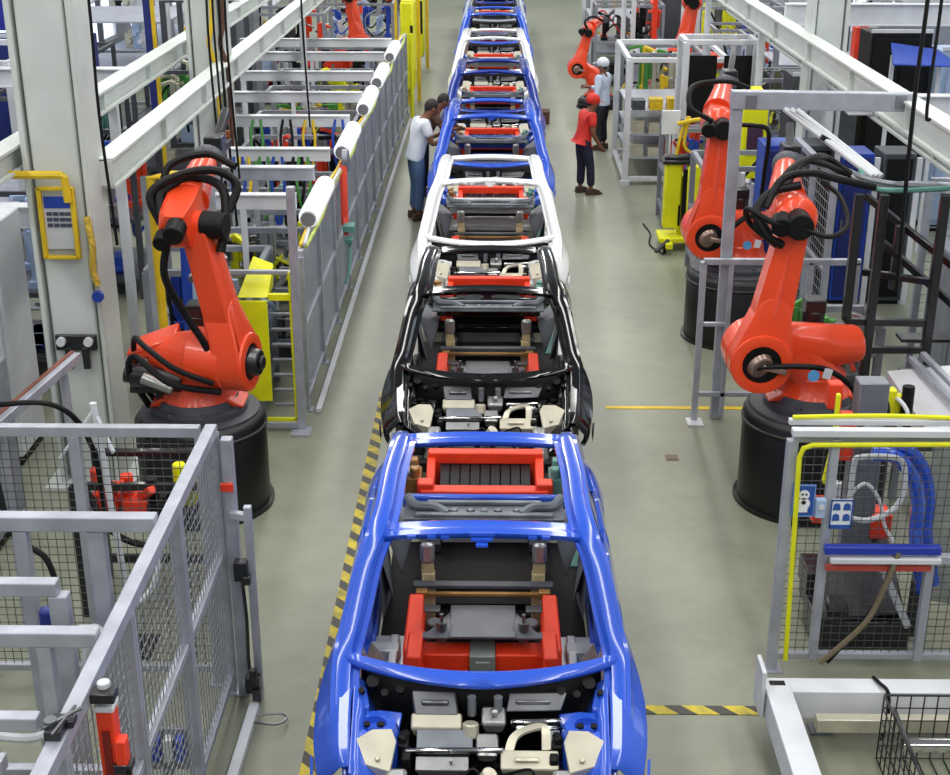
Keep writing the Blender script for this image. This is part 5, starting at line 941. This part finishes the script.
# ---------------------------------------------------------------- people
def skin_mesh(name, J, edges, rad, root, m, parent, sub=2):
    names = list({n: 1 for e in edges for n in e}); idx = {n: i for i, n in enumerate(names)}
    me = bpy.data.meshes.new(name); me.from_pydata([J[n] for n in names], [(idx[a], idx[c]) for a, c in edges], [])
    o = bpy.data.objects.new(name, me); COL.objects.link(o)
    q = o.modifiers.new('s', 'SKIN'); q.use_smooth_shade = True
    sv = me.skin_vertices[0].data if me.skin_vertices else None
    if sv is None:
        bm = bmesh.new(); bm.from_mesh(me); bm.verts.layers.skin.verify(); bm.to_mesh(me); bm.free(); sv = me.skin_vertices[0].data
    for n in names:
        r = rad[n]; sv[idx[n]].radius = r if isinstance(r, tuple) else (r, r); sv[idx[n]].use_root = n == root
    q2 = o.modifiers.new('u', 'SUBSURF'); q2.levels = sub; q2.render_levels = sub
    dg = bpy.context.evaluated_depsgraph_get(); nm = bpy.data.meshes.new_from_object(o.evaluated_get(dg)); nm.name = name
    o.modifiers.clear(); o.data = nm; bpy.data.meshes.remove(me); nm.materials.clear(); nm.materials.append(m); nm.shade_smooth(); o.parent = parent
    return o
def person(label, x, y, rz, J, shirt, trouser, hairm=HAIR, cap=None, sleeve='short', scale=1.0):
    t = thing('person', label, 'person', (x, y, 0), None, rz); t.scale = (scale,)*3
    J = {k: V(v) for k, v in J.items()}
    for s in 'LR':  # hand with five fingers
        e, h = J['el'+s], J['ha'+s]; d = (h-e).normalized(); sd = d.orthogonal().normalized(); J['pm'+s] = h+d*.06
        for i, (o_, ln) in enumerate(((-.033, .065), (-.011, .078), (.011, .074), (.033, .058))):
            J['f%d%s' % (i, s)] = h+d*.085+sd*o_; J['g%d%s' % (i, s)] = h+d*(.085+ln)+sd*o_*1.2+d.cross(sd)*.02
        J['t'+s] = h+d*.04+sd*.05; J['u'+s] = h+d*.085+sd*.075
        f = J['an'+s]; J['toe'+s] = f+V((0, .17, -.045)); J['hl'+s] = f+V((0, -.05, -.04))
        J['knu'+s] = J['hp'+s]*.5+J['kn'+s]*.5
    E = [('pe', 'ch'), ('ch', 'ne'), ('ne', 'he'), ('he', 'ht')]
    for s in 'LR':
        E += [('ch', 'sh'+s), ('sh'+s, 'el'+s), ('el'+s, 'ha'+s), ('ha'+s, 'pm'+s), ('pe', 'hp'+s), ('hp'+s, 'kn'+s), ('kn'+s, 'an'+s), ('an'+s, 'toe'+s)]
        for i in range(4): E += [('pm'+s, 'f%d%s' % (i, s)), ('f%d%s' % (i, s), 'g%d%s' % (i, s))]
        E += [('ha'+s, 't'+s), ('t'+s, 'u'+s)]
    rad = {'pe': (.10, .075), 'ch': (.13, .09), 'ne': .055, 'he': .09, 'ht': .075}
    for s in 'LR':
        rad.update({'sh'+s: .065, 'el'+s: .043, 'ha'+s: .03, 'pm'+s: .032, 'hp'+s: .07, 'kn'+s: .055, 'an'+s: .04, 'toe'+s: .035, 't'+s: .012, 'u'+s: .01, 'hl'+s: .045, 'knu'+s: .08})
        for i in range(4): rad['f%d%s' % (i, s)] = .011; rad['g%d%s' % (i, s)] = .009
    body = skin_mesh('body', J, E, rad, 'pe', SKIN, t)
    # head features
    h = J['he']*.5+J['ht']*.5; up = (J['ht']-J['he']).normalized(); fw = J['fw'].normalized() if 'fw' in J else V((0, 1, 0)); rt = fw.cross(up).normalized(); fw = up.cross(rt)
    M = Matrix((rt, fw, up)).transposed()
    L = lambda p: h+M @ V(p)
    part(t, 'head', SKIN, lambda q: (q.ball(h, (.078, .098, .118), 16, 12, M), q.ball(L((0, .1, -.01)), (.016, .022, .024), 8, 6, M), q.ball(L((.08, 0, 0)), (.014, .025, .035), 8, 6, M), q.ball(L((-.08, 0, 0)), (.014, .025, .035), 8, 6, M)), local=True)
    part(t, 'eyes', BLACK, lambda q: (q.ball(L((.032, .088, .015)), (.012, .01, .008), 8, 6, M), q.ball(L((-.032, .088, .015)), (.012, .01, .008), 8, 6, M)), local=True)
    part(t, 'mouth', mat('lips', (110, 56, 50), .5), lambda q: q.ball(L((0, .088, -.052)), (.025, .01, .007), 8, 6, M), local=True)
    part(t, 'hair', hairm, lambda q: (q.ball(L((0, -.022, .03)), (.088, .098, .108), 16, 12, M), q.ball(L((0, -.05, -.02)), (.07, .045, .07), 12, 8, M)), local=True)
    if cap:
        part(t, 'cap', cap, lambda q: (q.ball(L((0, -.015, .045)), (.104, .125, .105), 16, 12, M), q.hull([L((.07, .08, .05)), L((-.07, .08, .05)), L((.05, .18, .035)), L((-.05, .18, .035)), L((0, .2, .033)), L((.07, .08, .062)), L((-.07, .08, .062)), L((0, .19, .045))])), local=True)
    # clothing
    J2 = dict(J); SE = [('wa', 'ch')]; SR = {'ch': (.185, .13), 'wa': (.175, .135), 'hem': (.19, .15), 'col': .08}
    J2['wa'] = J['pe']*.85+J['ch']*.15; J2['hem'] = J['pe']-(J['ch']-J['pe']).normalized()*.1; J2['col'] = J['ch']*.3+J['ne']*.7
    SE += [('hem', 'wa'), ('ch', 'col')]
    for s in 'LR':
        J2['sl'+s] = J['sh'+s]*.35+J['el'+s]*.65 if sleeve == 'short' else J['el'+s]*.15+J['ha'+s]*.85
        SE += [('ch', 'sh'+s), ('sh'+s, 'sl'+s) if sleeve == 'short' else ('sh'+s, 'el'+s)]; SR['sh'+s] = .085; SR['sl'+s] = .07 if sleeve == 'short' else .045; SR['el'+s] = .06
        if sleeve != 'short': SE.append(('el'+s, 'sl'+s))
    skin_mesh('shirt', J2, SE, SR, 'wa', shirt, t)
    TE = [('pe', 'wa2')]; J2['wa2'] = J['pe']+(J['ch']-J['pe']).normalized()*.08; TR = {'pe': (.165, .12), 'wa2': (.15, .115)}
    for s in 'LR':
        J2['cf'+s] = J['an'+s]+V((0, 0, .05)); TE += [('pe', 'hp'+s), ('hp'+s, 'knu'+s), ('knu'+s, 'kn'+s), ('kn'+s, 'cf'+s)]; TR.update({'hp'+s: .115, 'knu'+s: .1, 'kn'+s: .078, 'cf'+s: .072})
    skin_mesh('trousers', J2, TE, TR, 'pe', trouser, t)
    for s in 'LR':
        a = J['an'+s]
        part(t, 'shoe', mat('shoe_brown', (66, 50, 40), .5), lambda q: q.hull([a+V(p) for p in [(-.045, -.09, -.08), (.045, -.09, -.08), (-.05, .18, -.08), (.05, .18, -.08), (-.03, .22, -.08), (.03, .22, -.08), (-.045, .17, -.035), (.045, .17, -.035), (-.04, -.08, .03), (.04, -.08, .03), (-.04, .05, .03), (.04, .05, .03)]]), local=True, bevel=.015)
    return t
def pose(**k):
    J = dict(pe=(0, 0, .95), ch=(0, .02, 1.32), ne=(0, .02, 1.47), he=(0, .03, 1.55), ht=(0, .04, 1.66), shL=(-.18, .01, 1.38), shR=(.18, .01, 1.38), elL=(-.25, 0, 1.1), elR=(.25, 0, 1.1), haL=(-.25, .1, .86), haR=(.25, .1, .86), hpL=(-.09, 0, .9), hpR=(.09, 0, .9), knL=(-.1, .03, .5), knR=(.1, .03, .5), anL=(-.11, 0, .08), anR=(.11, 0, .08)); J.update(k); return J
SHW = mat('shirt_white', (222, 228, 238), .7, var=.05); JEAN = mat('jeans', (78, 104, 140), .75, var=.15, scale=20); NAVY = mat('navy_cloth', (26, 28, 52), .75); REDC = mat('cap_red', (206, 42, 30), .65); BRN = mat('brown_cloth', (92, 64, 50), .75); BLKC = mat('black_cloth', (24, 26, 34), .75)
# man in white shirt leaning over the blue body (faces +x)
lean = pose(ch=(0, .10, 1.31), ne=(0, .17, 1.44), he=(0, .22, 1.51), ht=(0, .28, 1.61), shL=(-.18, .10, 1.37), shR=(.18, .10, 1.37), elL=(-.24, .16, 1.08), elR=(.24, .18, 1.1), haL=(-.18, .38, 1.14), haR=(.18, .38, 1.16), fw=(0, .8, -.5))
person('worker in a white shirt and jeans leaning over a blue car body', -1.24, 20.9, R_(-70), lean, SHW, JEAN, scale=1.1)
lean2 = pose(ch=(0, .18, 1.3), ne=(0, .28, 1.43), he=(0, .33, 1.5), ht=(0, .40, 1.6), shL=(-.18, .18, 1.36), shR=(.18, .18, 1.36), elL=(-.22, .34, 1.12), elR=(.22, .34, 1.12), haL=(-.15, .56, 1.1), haR=(.15, .56, 1.12), fw=(0, .9, -.4))
person('dark-haired worker in a brown shirt half hidden behind the white-shirted man', -1.22, 22.5, R_(-80), lean2, BRN, BLKC)
bend = pose(ch=(0, .08, 1.27), ne=(0, .12, 1.4), he=(0, .15, 1.47), ht=(0, .18, 1.58), shL=(-.17, .08, 1.33), shR=(.17, .08, 1.33), elL=(-.24, .26, 1.02), elR=(.24, .08, 1.04), haL=(-.22, .2, .8), haR=(.2, .22, .84), anL=(-.1, .02, .08), anR=(.12, .12, .08), knR=(.11, .1, .5), fw=(0, .8, -.5))
person('worker in a red cap and dark navy trousers standing in the aisle', 1.46, 22.6, R_(-70), bend, REDC, NAVY, cap=REDC)
stand = pose(elR=(.2, .16, 1.12), haR=(.1, .36, 1.15))
person('worker with a white cap, pale long-sleeved shirt and black trousers by the grey cage', 2.05, 26.2, R_(60), stand, mat('shirt_pale', (196, 208, 228), .7, var=.05), BLKC, cap=SHW, sleeve='long')
